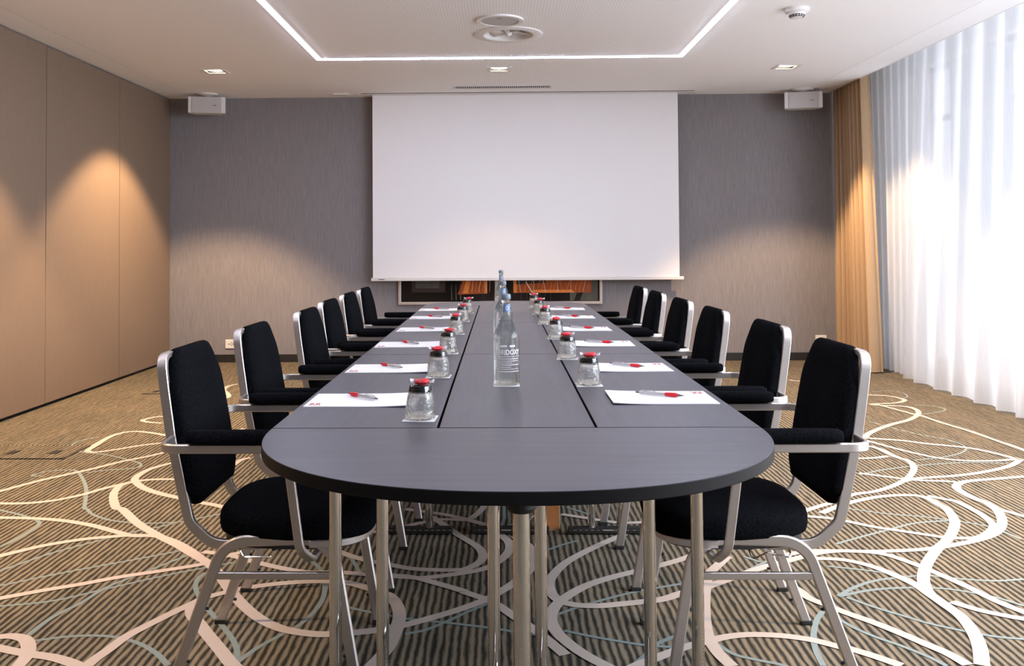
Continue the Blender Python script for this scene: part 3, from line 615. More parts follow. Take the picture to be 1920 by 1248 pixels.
# projection screen let down from a ceiling slot
t = empty('hanging_projection_screen', (.25, 9.08, 0)); tag(t, 'large white projection screen pulled down in front of the back wall', 'projection screen')
bm = bmesh.new(); boxmm(bm, (-1.528, -.002, .845), (1.535, .002, ZC - .001)); link('cloth', bm, 'screen', t)
bm = bmesh.new(); boxmm(bm, (-1.545, -.014, .820), (1.575, .014, .852)); o = link('bottom_bar', bm, 'whitemetal', t, bevel=.003)
bm = bmesh.new(); boxmm(bm, (-1.47, -.0155, .833), (-1.41, -.0135, .840)); link('logo', bm, 'darkmetal', o)
bm = bmesh.new(); boxmm(bm, (-1.38, 8.965, ZC - .003), (1.93, 8.978, ZC + .001)); o = link('trim_1', bm, 'seam'); tag(o, 'dark slot line in the ceiling above the projection screen', kind='structure')
bm = bmesh.new(); boxmm(bm, (-1.40, 8.978, ZC - .006), (1.95, 9.068, ZC + .001)); o = link('trim_2', bm, 'white'); tag(o, 'white flap beside the screen slot', kind='structure')

# box loudspeakers hanging from the ceiling
def box_speaker(x, y, rz, label):
    t = empty('wall_speaker', (x, y, ZC), rz); tag(t, label, 'speaker', 'white box loudspeakers under the ceiling')
    bm = bmesh.new(); lathe(bm, [(.022, -.05), (.024, -.03), (.05, -.022), (.10, -.012), (.104, 0)], 32); link('ceiling_mount', bm, 'white', t, smooth=True, angle=35)
    bm = bmesh.new()
    prism(bm, [(-.178, -.06), (.178, -.06), (.172, .02), (.12, .085), (-.12, .085), (-.172, .02)], -.195, -.035)
    body = link('housing', bm, 'whitemetal', t, bevel=.004)
    bm = bmesh.new(); boxmm(bm, (-.142, -.066, -.192), (.142, -.059, -.038)); g = link('grille', bm, 'grille', t, bevel=.003)
    bm = bmesh.new(); boxmm(bm, (.06, -.0675, -.124), (.095, -.0655, -.117)); link('logo', bm, 'darkmetal', g)
box_speaker(-2.90, 8.93, R(9), 'white box loudspeaker hung from the ceiling beside the brown partition')
box_speaker(2.985, 8.95, R(-10), 'white box loudspeaker hung from the ceiling beside the beige curtain')

# framed photographs below the screen
def picture(x0, x1, shapes, label):
    z0, z1 = .575, 1.25; y = YB - .012
    t = empty('framed_picture', ((x0 + x1) / 2, YB, z0)); tag(t, label, 'picture', 'framed photographs under the screen')
    cx = (x0 + x1) / 2; w = .028
    bm = bmesh.new()
    for lo, hi in (((x0, z0), (x1, z0 + w)), ((x0, z1 - w), (x1, z1)), ((x0, z0 + w), (x0 + w, z1 - w)), ((x1 - w, z0 + w), (x1, z1 - w))):
        boxmm(bm, (lo[0] - cx, -.035, lo[1] - z0), (hi[0] - cx, -.001, hi[1] - z0))
    link('frame', bm, 'picframe', t, bevel=.003)
    bm = bmesh.new()
    mats = ['picdark', 'picbrown', 'picorange', 'picbright', 'piclight', 'picgrey']
    boxmm(bm, (x0 + w - cx, -.02, w), (x1 - w - cx, -.012, z1 - z0 - w), 0)
    for i, (mi, pts) in enumerate(shapes):
        vs = [bm.verts.new((px - cx, -.0202 - i * .0001, pz - z0)) for px, pz in pts]
        f = bm.faces.new(vs); f.material_index = mi
    link('print', bm, mats, t)
rng = random.Random(3)
def rect(mi, a, b, c, d): return (mi, [(a, b), (c, b), (c, d), (a, d)])
sh = [rect(1, -.90, .70, -.56, 1.05), rect(5, -.86, .74, -.62, 1.0), (2, [(-.435, .675), (-.135, .685), (-.135, 1.2), (-.25, 1.2)]), rect(3, -.165, .685, -.135, 1.2), (3, [(-.38, .69), (-.33, .69), (-.22, 1.2), (-.25, 1.2)])]
for k in range(7):
    x = -.33 + k * .036; dx = rng.uniform(.02, .09); sh.append((4 if k % 2 else 3, [(x, .70), (x + .004, .70), (x + dx + .004, 1.1), (x + dx, 1.1)]))
for k in range(8):
    x = -.19 + k * .017; sh.append((1, [(x, .60), (x + .004, .60), (x + .008, .70 + rng.random() * .1), (x + .004, .70)]))
for k in range(3):
    x = -.50 + k * .045; sh.append((5, [(x, .62), (x + .012, .62), (x + .004, .78), (x, .78)]))
picture(-1.035, -.030, sh, 'dark framed night photograph with one orange patch, left under the screen')
sh = [rect(5, .70, .61, .98, 1.2), (0, [(.74, .61), (.80, .61), (.95, 1.0), (.93, 1.1)]), rect(2, .13, .69, .915, 1.2), rect(3, .13, .69, .165, 1.2), (1, [(.16, .775), (.45, .79), (.47, .83), (.16, .82)]), (3, [(.30, .69), (.75, .69), (.72, .72), (.34, .72)])]
for k in range(16):
    x = .20 + k * .042; dx = rng.uniform(-.06, .10); sh.append((4 if k % 3 == 0 else 3, [(x, .70), (x + .004, .70), (x + dx + .003, .95), (x + dx, .95)]))
sh.append((4, [(.315, .69), (.327, .69), (.262, .80), (.252, .80)]))
for k in range(6):
    x = .20 + k * .06; sh.append((1, [(x, .605), (x + .006, .605), (x + .01, .69), (x + .004, .69)]))
picture(-.026, 1.025, sh, 'framed night photograph with a wide orange glow, right under the screen')

# wall sockets
def socket(x, z, label):
    t = empty('wall_socket', (x, YB, z)); tag(t, label, 'socket', 'wall sockets on the back wall')
    bm = bmesh.new(); boxmm(bm, (-.055, -.012, -.045), (.055, 0, .045)); link('plate', bm, 'white', t, bevel=.004)
    bm = bmesh.new()
    for dx, dz in ((-.018, 0), (.012, .012), (.012, -.012), (.026, 0), (-.005, .0)): boxmm(bm, (dx - .004, -.0135, dz - .005), (dx + .004, -.0118, dz + .005))
    link('contacts', bm, 'socketdark', t)
socket(-2.745, .185, 'white wall socket low on the back wall by the brown partition')
socket(3.215, .205, 'white wall socket low on the back wall by the beige curtain')

# floor sockets
def floor_socket(x, y, s, slots, label):
    t = empty('floor_outlet', (x, y, 0)); tag(t, label, 'floor outlet', 'carpeted floor outlets')
    bm = bmesh.new(); boxmm(bm, (-s[0], -s[1], .0004), (s[0], s[1], .0040)); link('rim', bm, 'black', t)
    bm = bmesh.new(); boxmm(bm, (-s[0] + .005, -s[1] + .007, .0005), (s[0] - .005, s[1] - .007, .0052)); link('lid', bm, 'carpet', t)
    for dx, dy in slots:
        bm = bmesh.new(); boxmm(bm, (dx - .026, dy - .045, .0045), (dx + .026, dy + .045, .0066)); link('finger_slot', bm, 'black', t)
floor_socket(-2.72, 5.20, (.28, .17), ((-.085, -.02), (.16, -.02)), 'carpeted floor outlet lid with two black slots near the partition')
floor_socket(-2.765, 7.33, (.11, .10), ((-.03, 0),), 'small floor outlet further back near the partition')

# ------------------------------------------------------------------ curtains
def curtain(name, mat, ytop, ybot, x0, nper, amp, label, cat, group, n=None, seed=1, ztop=2.93, zbot=.012, hem=None, edge=None, fill=0):
    rg = random.Random(seed); n = n or nper * 14
    ph = [rg.uniform(-.5, .5) for _ in range(nper + 2)]; am = [rg.uniform(.65, 1.25) for _ in range(nper + 2)]
    bm = bmesh.new(); rows = []
    zs = [zbot + (ztop - zbot) * k / 10 for k in range(11)]
    for z in zs:
        v = (z - zbot) / (ztop - zbot); row = []
        for i in range(n + 1):
            s = i / n; k = s * nper; j = int(k); fr = k - j
            y = ybot[0] + (ybot[1] - ybot[0]) * s; yt = ytop[0] + (ytop[1] - ytop[0]) * s
            y = y * (1 - v) + yt * v
            A = amp * (am[j] * (1 - fr) + am[j + 1] * fr)
            p = 2 * PI * (k + .25 * (ph[j] * (1 - fr) + ph[j + 1] * fr))
            x = x0 + A * (math.sin(p) + .28 * math.sin(2 * p + .6) * (1 - .4 * v)) * (1 - .25 * v)
            y += A * .55 * math.cos(p) * (1 - .3 * v)
            if edge: x += edge(s, v)[0]; y += edge(s, v)[1]
            row.append(bm.verts.new((x, y, z)))
        rows.append(row)
    for a, b in zip(rows, rows[1:]):
        for i in range(n): bm.faces.new((a[i], a[i + 1], b[i + 1], b[i]))
    o = link(name, bm, mat, smooth=True, angle=180)
    tag(o, label, cat, group); return o
curtain('curtain', 'curtain', (9.12, 8.36), (9.11, 8.22), 3.375, 8, .060, 'beige full-length curtain gathered in the back right corner', 'curtain', None, seed=4, edge=lambda s, v: (.02 * s * (1 - v), 0))
curtain('sheer_curtain', 'sheer', (8.78, 7.56), (8.66, 7.74), 3.56, 8, .026, 'narrow white sheer curtain beside the beige curtain', 'curtain', 'white sheer curtains', seed=5)
curtain('sheer_curtain', 'sheer', (7.50, 4.5), (7.84, 4.5), 3.465, 11, .040, 'wide white sheer curtain across the tall windows', 'curtain', 'white sheer curtains', seed=8)
# ------------------------------------------------------------------ conference table
TX = .033; HALF = .587; ZT = .74; TH = .026
YS = [2.190, 3.650, 5.110, 6.570]                       # seams between the table modules
COLS = [(-.554, -.1560), (-.1500, .2250), (.2310, .620)]
COLC = [-.3565, .037, .423]

def post(bm, x, y, z0, z1, r): lathe(bm, [(r, z0), (r, z1)], 20, c=(x, y, 0))

def foot_bar(y, cx, parent):
    bm = bmesh.new(); boxmm(bm, (cx - .155, y - .016, .004), (cx + .155, y + .016, .030)); f = link('foot_bar', bm, 'black', parent, bevel=.004)
    bm = bmesh.new(); boxmm(bm, (cx - .150, y - .0175, .0185), (cx + .150, y + .0175, .0225)); link('chrome_edge', bm, 'chrome', f)
    for d in (-.0585, .0585):
        bm = bmesh.new(); post(bm, cx + d, y, .026, ZT - TH, .0155); link('leg', bm, 'chrome', parent, smooth=True)

side_words = {0: 'on the brown partition side', 1: 'in the middle column', 2: 'on the window side'}
row_words = {0: 'next to the front rounded end', 1: 'halfway along', 2: 'next to the far rounded end'}
for ci, (x0, x1) in enumerate(COLS):
    for ri in range(3):
        y0, y1 = YS[ri] + (.004 if ci == 1 else .003), YS[ri + 1] - .0012
        cx = COLC[ci]; cy = (y0 + y1) / 2
        t = empty('table', (cx, cy, 0)); tag(t, 'narrow dark laminate table %s, %s' % (side_words[ci], row_words[ri]), 'table', 'narrow tables of the conference block')
        bm = bmesh.new(); boxmm(bm, (x0 - cx, y0 - cy, ZT - TH), (x1 - cx, y1 - cy, ZT))
        for f in bm.faces: f.material_index = 0 if abs(f.normal.z) > .5 and f.calc_center_median().z > ZT - .01 else 1
        link('tabletop', bm, ['woody', 'edge'], t, bevel=.0015)
        foot_bar(y0 - cy + .075, 0, t)
        if ri == 2: foot_bar(y1 - cy - .075, 0, t)
        bm = bmesh.new(); boxmm(bm, (-.14, y0 - cy + .06, ZT - TH - .035), (.14, y0 - cy + .09, ZT - TH)); link('crossbar', bm, 'black', t)
        if ci == 1 and ri > 0:
            bm = bmesh.new()
            sweep(bm, [(.06, y0 - cy + .11, .05), (.125, y0 - cy + .12, .16), (.10, y0 - cy + .5, ZT - TH)], section_rect(.016, .008, .002)); 
            sweep(bm, [(.06, y0 - cy + .11, .012), (.125, y0 - cy + .12, .105), (.115, y0 - cy + .5, ZT - TH)], section_rect(.016, .008, .002))
            link('brace', bm, 'chrome', t)

def d_end(yb, depth, sgn, label, withpost):
    t = empty('table', (TX, yb, 0)); tag(t, label, 'table', 'rounded end tables')
    pts = []
    n = 64; e = 2 / 2.2
    for i in range(n + 1):
        a = PI * i / n; c, s = math.cos(a), math.sin(a)
        pts.append((HALF * math.copysign(abs(c) ** e, c), sgn * depth * abs(s) ** e))
    if sgn < 0: pts = pts[::-1]
    bm = bmesh.new(); prism(bm, pts, ZT - TH, ZT, 0, 1)
    link('tabletop', bm, ['woodx', 'edge'], t, bevel=.002, smooth=True, angle=30)
    y = sgn * .24
    bm = bmesh.new(); lathe(bm, [(.026, .612), (.034, .622), (.034, .70), (.06, .702), (.06, ZT - TH)], 24, c=(.008, y, 0)); link('hub', bm, 'black', t, smooth=True, angle=35)
    bm = bmesh.new(); post(bm, .008, y, .028, .63, .0185); link('leg', bm, 'chrome', t, smooth=True)
    for k in range(4):
        bm = bmesh.new(); a = PI / 4 + k * PI / 2
        sweep(bm, [(.008 + .02 * math.cos(a), y + .02 * math.sin(a), .03), (.008 + .27 * math.cos(a), y + .27 * math.sin(a), .014)], section_rect(.028, .022, .004)); link('foot', bm, 'chrome', t)
d_end(2.189, .563, -1, 'rounded dark table end nearest the camera', True)
d_end(6.571, .520, 1, 'rounded dark table end below the framed photographs', True)

t = empty('cable_box', (.208, 3.80, 0)); tag(t, 'narrow orange brown wooden box standing on the carpet under the table', 'cable box')
bm = bmesh.new(); boxmm(bm, (-.031, -.03, .002), (.027, .03, .36)); link('body', bm, 'copper', t)
bm = bmesh.new(); boxmm(bm, (.0272, -.0305, .002), (.0315, .03, .36)); boxmm(bm, (-.031, -.0305, .0), (.0315, -.0285, .006)); link('edge_strip', bm, 'copperedge', t)

# ------------------------------------------------------------------ chair  (local +x is the way it faces)
def mirrored(pts, s): return [(x, y * s, z) for x, y, z in pts]

def build_chair():
    t = empty('conference_chair')
    tube = section_rect(.015, .027, .002)
    # seat cushion
    def outline(k=1., n=44):
        out = []
        for i in range(n):
            a = 2 * PI * i / n; c, s = math.cos(a), math.sin(a)
            ex = 2 / 3.6
            x = .062 + .218 * k * math.copysign(abs(c) ** ex, c); y = .232 * k * math.copysign(abs(s) ** ex, s)
            y *= 1. - .10 * max(0, (.06 - x) / .22)
            out.append((x, y))
        return out
    bm = bmesh.new(); rings = []
    for k, z in ((.95, .397), (.985, .402), (1., .415), (1., .438), (.985, .450), (.955, .458), (.90, .463), (.75, .468), (.5, .471), (.25, .472)):
        rings.append([bm.verts.new((x, y, z - .012 * max(0, (x - .16) / .12) ** 2)) for x, y in outline(k)])
    for a, b in zip(rings, rings[1:]):
        for i in range(len(a)): bm.faces.new((a[i], a[(i + 1) % len(a)], b[(i + 1) % len(a)], b[i]))
    bm.faces.new(rings[0][::-1]); bm.faces.new(rings[-1])
    seat = link('seat', bm, 'fabric', t, smooth=True, angle=60)
    bm = bmesh.new(); prism(bm, [(x, y) for x, y in outline(.93)], .372, .397); link('seat_pan', bm, 'black', t)
    # metal rim under the seat front
    o = outline(.965, 60); fr = [(x, y, .388) for x, y in o if x > .11]
    fr.sort(key=lambda p: math.atan2(p[1], p[0] - .062))
    bm = bmesh.new(); sweep(bm, fr, section_rect(.008, .020, .002), (1, 0, 0)); link('front_rim', bm, 'alu', t, smooth=True)
    # back frame: one bent tube up, over and down
    prof = [(-.02, .374), (-.150, .374), (-.212, .432), (-.232, .520), (-.262, .660), (-.281, .795), (-.291, .880)]
    left = [(x, .180, z) for x, z in prof]; right = [(x, -.180, z) for x, z in prof[::-1]]
    pts = fillet(left + right, [.0, .09, .06, .2, .3, .065, .065, .3, .2, .06, .09, .0], 7)
    pts = fillet(left + right, [.085, .06, .2, .3, .2, .068, .068, .2, .3, .2, .06, .085][:len(left + right) - 2], 7)
    bm = bmesh.new(); sweep(bm, pts, tube, (0, 1, 0)); link('back_frame', bm, 'alu', t, smooth=True, angle=35)
    # back cushion on the tilted plane of the upright
    base = Vector((-.2285, 0, .468)); up = Vector((-.075, 0, .425)); Lh = up.length; upn = up.normalized(); nf = Vector((upn.z, 0, -upn.x))
    out = [(-.150, 0), (.150, 0), (.187, .04), (.187, .16), (.184, Lh - .10), (.128, Lh - .003), (-.128, Lh - .003), (-.184, Lh - .10), (-.187, .16), (-.187, .04)]
    closed = [Vector((a, b, 0)) for a, b in out]
    poly = []
    m = len(closed); rads = [.02, .02, .03, .2, .10, .055, .055, .10, .2, .03]
    for i in range(m):
        a, b, c = closed[i - 1], closed[i], closed[(i + 1) % m]
        seg = fillet([(a + b) / 2, b, (b + c) / 2], rads[i], 5); poly += seg[:-1]
    cy = Lh * .5
    bm = bmesh.new(); rings = []
    for ins, d in ((.012, .010), (.002, .0125), (0, .018), (0, .034), (.004, .042), (.012, .047), (.03, .051), (.08, .054), (.13, .055)):
        ring = []
        for p in poly:
            kx = 1 - ins / .187; ky = 1 - ins / (Lh * .5)
            q = base + upn * (cy + (p.y - cy) * ky) + Vector((0, p.x * kx, 0)) + nf * (d + .004 * math.sin(PI * p.y / Lh))
            ring.append(bm.verts.new(q))
        rings.append(ring)
    for a, b in zip(rings, rings[1:]):
        for i in range(len(a)): bm.faces.new((a[i], a[(i + 1) % len(a)], b[(i + 1) % len(a)], b[i]))
    bm.faces.new(rings[0][::-1]); bm.faces.new(rings[-1])
    link('backrest', bm, 'fabric', t, smooth=True, angle=55)
    # legs: each side is a rear and a front half meeting under the seat
    for s in (1, -1):
        rear = fillet([(-.249, .212 * s, .006), (-.119, .212 * s, .362), (-.072, .212 * s, .394), (.02, .212 * s, .396)], [.10, .10], 7)
        front = fillet([(.246, .212 * s, .006), (.188, .212 * s, .355), (.135, .212 * s, .398), (.02, .212 * s, .396)], [.08, .10], 7)
        for pts, fx, spots in ((rear, -.249, ((-.172, .215), (-.222, .075))), (front, .246, ((.21, .215), (.233, .09)))):
            bm = bmesh.new(); sweep(bm, pts, section_rect(.016, .030, .004), (0, 1, 0)); leg = link('leg', bm, 'alu', t, smooth=True, angle=35)
            bm = bmesh.new(); box(bm, (fx, .212 * s, .007), (.034, .020, .014)); link('foot', bm, 'rubber', leg, bevel=.002)
            bm = bmesh.new(); sg = 1 if fx < 0 else -1
            for bx, bz in spots: lathe(bm, [(.005, -.003), (.005, .003)], 10, c=(bx + sg * .019, .212 * s, bz))
            link('bumper', bm, 'rubber', leg)
        bm = bmesh.new(); sweep(bm, [(-.138, .212 * s, .302), (.196, .212 * s, .302)], section_rect(.012, .019, .002), (0, 1, 0)); link('stretcher', bm, 'alu', t)
        # arm rail: from the back upright, round the corner, forward, down under the seat
        pts = fillet([(-.256, .186 * s, .656), (-.256, .294 * s, .656), (.078, .294 * s, .656), (.112, .290 * s, .395), (.135, .255 * s, .358), (.138, .16 * s, .356)], [.07, .06, .05, .03], 8)
        bm = bmesh.new(); sweep(bm, pts, section_rect(.013, .024, .003), (1, 0, 0)); arm = link('armrest', bm, 'alu', t, smooth=True, angle=35)
        bm = bmesh.new()
        n = 14; rings = []
        for k, (u, sc) in enumerate(((-.178, .75), (-.172, .93), (-.15, 1), (-.05, 1.04), (.04, 1.0), (.062, .93), (.068, .75))):
            ring = []
            for i in range(n):
                a = 2 * PI * i / n; c_, s_ = math.cos(a), math.sin(a)
                y = .0245 * sc * math.copysign(abs(c_) ** .7, c_); z = .0175 * sc * math.copysign(abs(s_) ** .7, s_)
                ring.append(bm.verts.new((u, .294 * s + y, .6690 + .0175 + z)))
            rings.append(ring)
        for a, b in zip(rings, rings[1:]):
            for i in range(n): bm.faces.new((a[i], a[(i + 1) % n], b[(i + 1) % n], b[i]))
        bm.faces.new(rings[0][::-1]); bm.faces.new(rings[-1])
        link('arm_pad', bm, 'fabric', arm, smooth=True, angle=60)
    # wire coupling loops below the seat rails
    bm = bmesh.new(); sweep(bm, fillet([(-.075, -.200, .378), (-.055, -.215, .352), (.02, -.215, .352), (.04, -.200, .378)], .008, 4), section_circ(.0025, 8), (0, 1, 0)); link('coupling_loop', bm, 'chrome', t, smooth=True)
    bm = bmesh.new(); sweep(bm, fillet([(-.07, .200, .376), (-.072, .215, .350), (-.045, .218, .356), (-.01, .218, .366), (.03, .218, .346), (.04, .20, .378)], .01, 4), section_circ(.0025, 8), (0, 1, 0)); link('coupling_hook', bm, 'chrome', t, smooth=True)
    return t

chair0 = build_chair(); index_kids()
ORD = ['nearest the camera', 'second from the camera', 'third from the camera', 'fourth from the camera', 'fifth from the camera', 'farthest from the camera']
CH_L = [(-.634, 2.640, 0), (-.628, 3.325, 0), (-.600, 4.11, 0), (-.632, 4.80, 0), (-.645, 5.49, 0), (-.645, 6.135, 0)]
CH_R = [(.690, 2.640, 0), (.700, 3.335, 0), (.672, 4.06, 0), (.662, 4.735, 0), (.660, 5.47, 0), (.655, 6.11, 0)]
first = True
for side, arr in (('partition', CH_L), ('window', CH_R)):
    for i, (x, y, rz) in enumerate(arr):
        o = chair0 if first else copy_tree(chair0); first = False
        o.location = (x, y, 0); o.rotation_euler = (0, 0, R(rz) + (0 if side == 'partition' else PI))
        tag(o, 'black padded aluminium armchair on the %s side of the table, %s' % ('brown partition' if side == 'partition' else 'window', ORD[i]), 'chair', 'black conference armchairs along the table')

# ------------------------------------------------------------------ things on the table
def build_coaster(s=.0405):
    bm = bmesh.new(); boxmm(bm, (-s, -s, 0), (s, s, .0012)); return link('paper_coaster', bm, 'paper')

def build_tumbler():
    t = empty('drinking_glass')
    rg = random.Random(11)
    jit = {}
    def fn(p, k, i):
        r = math.hypot(p.x, p.y)
        if r < .005 or not (1 <= k <= 6): return p
        j = .0024 * noise.noise(Vector((p.x * 80, p.y * 80, p.z * 60)))
        return Vector((p.x * (1 + j / r), p.y * (1 + j / r), p.z))
    bm = bmesh.new()
    lathe(bm, [(.0365, .0), (.0380, .001), (.0375, .015), (.0362, .03), (.0342, .045), (.0318, .058), (.0295, .070), (.0272, .080), (.0255, .0835), (.020, .0845)], 28, fn=fn, close_bot=False)
    lathe(bm, [(.0365, .0), (.0352, .012), (.034, .03), (.031, .05), (.0285, .064), (.024, .068), (.01, .0685)], 28, close_bot=False)
    bmesh.ops.remove_doubles(bm, verts=bm.verts, dist=.0001)
    link('body', bm, 'glass', t, smooth=True, angle=180)
    bm = bmesh.new(); lathe(bm, [(.0296, .0690), (.0284, .0765), (.0268, .0830), (.0245, .0843)], 28); link('thick_base', bm, 'thickglass', t, smooth=True, angle=40)
    return t

def build_candy():
    t = empty('wrapped_candy'); rg = random.Random(5)
    bm = bmesh.new(); bmesh.ops.create_icosphere(bm, subdivisions=2, radius=1.)
    for v in bm.verts:
        k = 1 + .30 * noise.noise(v.co * 1.9)
        v.co = Vector((v.co.x * .0215 * k, v.co.y * .0165 * k, max(.0002, .0078 + v.co.z * .0085 * k)))
    link('wrapper_body', bm, 'redfoil', t)
    for s in (1, -1):
        bm = bmesh.new(); c = bm.verts.new((.018 * s, 0, .010)); vs = []
        for i in range(7):
            a = -.8 + 1.6 * i / 6; r = .015 + .002 * (i % 2)
            vs.append(bm.verts.new((.016 * s + s * r * math.cos(a), r * .85 * math.sin(a), .008 + (.005 if i % 2 else -.004) + .002 * math.cos(a))))
        for a, b in zip(vs, vs[1:]): bm.faces.new((c, a, b))
        o = link('wrapper_twist', bm, 'whitefoil', t); m = o.modifiers.new('t', 'SOLIDIFY'); m.thickness = .0006
    return t

def build_paper():
    t = empty('notepad')
    bm = bmesh.new(); hx, hy = .1455, .105; nx = 12
    def z(x): return .004 * max(0, (x - .02) / .125) ** 2
    rows = []
    for zz in (0, 1):
        rows.append([[bm.verts.new((-hx + 2 * hx * i / nx, y, (.0006 if zz == 0 else .0030) + z(-hx + 2 * hx * i / nx))) for i in range(nx + 1)] for y in (-hy, hy)])
    for i in range(nx):
        for (r, fl) in ((rows[0], 1), (rows[1], 0)): bm.faces.new((r[0][i], r[0][i + 1], r[1][i + 1], r[1][i]))
        for y in (0, 1): bm.faces.new((rows[0][y][i], rows[0][y][i + 1], rows[1][y][i + 1], rows[1][y][i]))
    for i in (0, nx): bm.faces.new((rows[0][0][i], rows[0][1][i], rows[1][1][i], rows[1][0][i]))
    pad = link('sheets', bm, 'paper', t)
    bm = bmesh.new(); zz = .0032
    for x, y, w, h in ((-.128, -.066, .011, .018), (-.112, -.066, .011, .018)): boxmm(bm, (x - w / 2, y - h / 2, .0028), (x + w / 2, y + h / 2, zz + .0002))
    for x, y, w, h in ((-.130, -.083, .009, .008), (-.117, -.083, .012, .008), (-.105, -.083, .006, .008)): boxmm(bm, (x - w / 2, y - h / 2, .0028), (x + w / 2, y + h / 2, zz + .0002))
    link('logo', bm, 'logo', pad)
    return t

def build_pen():
    t = empty('ballpoint_pen'); rot = Matrix.Rotation(R(90), 4, 'Y')
    def lx(prof, name, mat, seg=14):
        bm = bmesh.new(); lathe(bm, prof, seg); bmesh.ops.transform(bm, matrix=Matrix.Translation((0, 0, .0062)) @ rot, verts=bm.verts)
        return link(name, bm, mat, t, smooth=True, angle=50)
    lx([(.0008, -.072), (.0012, -.068), (.0038, -.055), (.0040, -.052)], 'tip', 'darkmetal')
    lx([(.0048, -.053), (.0061, -.046), (.0062, -.035), (.0056, -.022), (.0050, -.016)], 'grip', 'red')
    lx([(.0044, -.018), (.0046, .02), (.0044, .058), (.003, .061)], 'barrel', 'clearpen')
    lx([(.0026, .058), (.0026, .070), (.002, .072)], 'push_button', 'darkmetal')
    bm = bmesh.new(); sweep(bm, [(.060, 0, .010), (.056, 0, .0135), (.018, 0, .0128), (.014, 0, .0115)], section_rect(.0045, .0012, .0003), (0, 1, 0)); link('clip', bm, 'clearpen', t)
    return t

def build_bottle():
    t = empty('water_bottle')
    bm = bmesh.new()
    pr = [(.036, .0), (.0405, .003), (.0415, .010), (.0415, .145), (.0395, .158), (.034, .170), (.0275, .185), (.021, .199), (.0160, .212), (.0128, .226), (.0122, .262)]
    lathe(bm, pr, 36, close_top=False)
    lathe(bm, [(r - .0026, z + (.006 if i == 0 else .003)) for i, (r, z) in enumerate(pr)][1:], 36, close_top=False)
    link('body', bm, 'bottleglass', t, smooth=True, angle=180)
    bm = bmesh.new(); lathe(bm, [(.0126, .256), (.0140, .258), (.0140, .2635), (.0126, .2655)], 28); link('neck_ring', bm, 'bottleglass', t, smooth=True)
    bm = bmesh.new(); lathe(bm, [(.0136, .2655), (.0150, .2675), (.0148, .277), (.0135, .2815), (.010, .283)], 24); link('stopper', bm, 'capgrey', t, smooth=True, angle=40)
    bm = bmesh.new()
    rr = .0134
    for zz0, zz1 in ((.226, .252),):
        n = 12; vs = [[bm.verts.new((rr * math.sin(a), -rr * math.cos(a), z)) for a in [(-1.0 + 2.0 * i / n) for i in range(n + 1)]] for z in (zz0, zz1)]
        for i in range(n): bm.faces.new((vs[0][i], vs[0][i + 1], vs[1][i + 1], vs[1][i]))
    lab = link('neck_label', bm, 'blue', t, smooth=True)
    bm = bmesh.new(); rr = .0137
    vs = []
    for i in range(18):
        a = 2 * PI * i / 18
        for r in (.0035, .0052): pass
    ri = [bm.verts.new((rr * math.sin(.0036 * math.cos(2 * PI * i / 16) / rr), -rr * math.cos(.0036 * math.cos(2 * PI * i / 16) / rr), .239 + .0042 * math.sin(2 * PI * i / 16))) for i in range(16)]
    ro = [bm.verts.new((rr * math.sin(.0054 * math.cos(2 * PI * i / 16) / rr), -rr * math.cos(.0054 * math.cos(2 * PI * i / 16) / rr), .239 + .0062 * math.sin(2 * PI * i / 16))) for i in range(16)]
    for i in range(16): bm.faces.new((ri[i], ri[(i + 1) % 16], ro[(i + 1) % 16], ro[i]))
    link('emblem', bm, 'print', lab)
    # printed lettering wrapped round the glass
    cu = bpy.data.curves.new('lettering', 'FONT'); cu.body = 'BRIDOXY'; cu.size = .0215; cu.align_x = 'CENTER'; cu.resolution_u = 2; cu.offset = .0004
    tmp = bpy.data.objects.new('tmp', cu); COL.objects.link(tmp); dg = bpy.context.evaluated_depsgraph_get(); dg.update()
    bm = bmesh.new(); bm.from_mesh(tmp.evaluated_get(dg).to_mesh()); bpy.data.objects.remove(tmp); bpy.data.curves.remove(cu)
    bmesh.ops.subdivide_edges(bm, edges=[e for e in bm.edges if e.calc_length() > .004], cuts=2)
    rr = .0419
    xs = [v.co.x for v in bm.verts]; k = .074 / (max(xs) - min(xs))
    for v in bm.verts:
        a = v.co.x * k / rr; v.co = Vector((rr * math.sin(a), -rr * math.cos(a), .0975 + v.co.y))
    link('lettering', bm, 'print', t)
    bm = bmesh.new()
    for z, a0, a1, h in ((.0905, -.95, .95, .0010), (.083, -.8, .8, .0018), (.077, -.7, .75, .0013), (.071, -.8, .2, .0013), (.0645, -.7, .8, .0018), (.058, -.75, .1, .0013), (.052, -.8, .8, .0010), (.044, -.85, .85, .0016), (.121, -.7, -.2, .005), (.121, .0, .45, .005)):
        n = 10; vs = [[bm.verts.new((rr * math.sin(a0 + (a1 - a0) * i / n), -rr * math.cos(a0 + (a1 - a0) * i / n), zz)) for i in range(n + 1)] for zz in (z, z + h)]
        for i in range(n): bm.faces.new((vs[0][i], vs[0][i + 1], vs[1][i + 1], vs[1][i]))
    link('fine_print', bm, 'print', t)
    return t

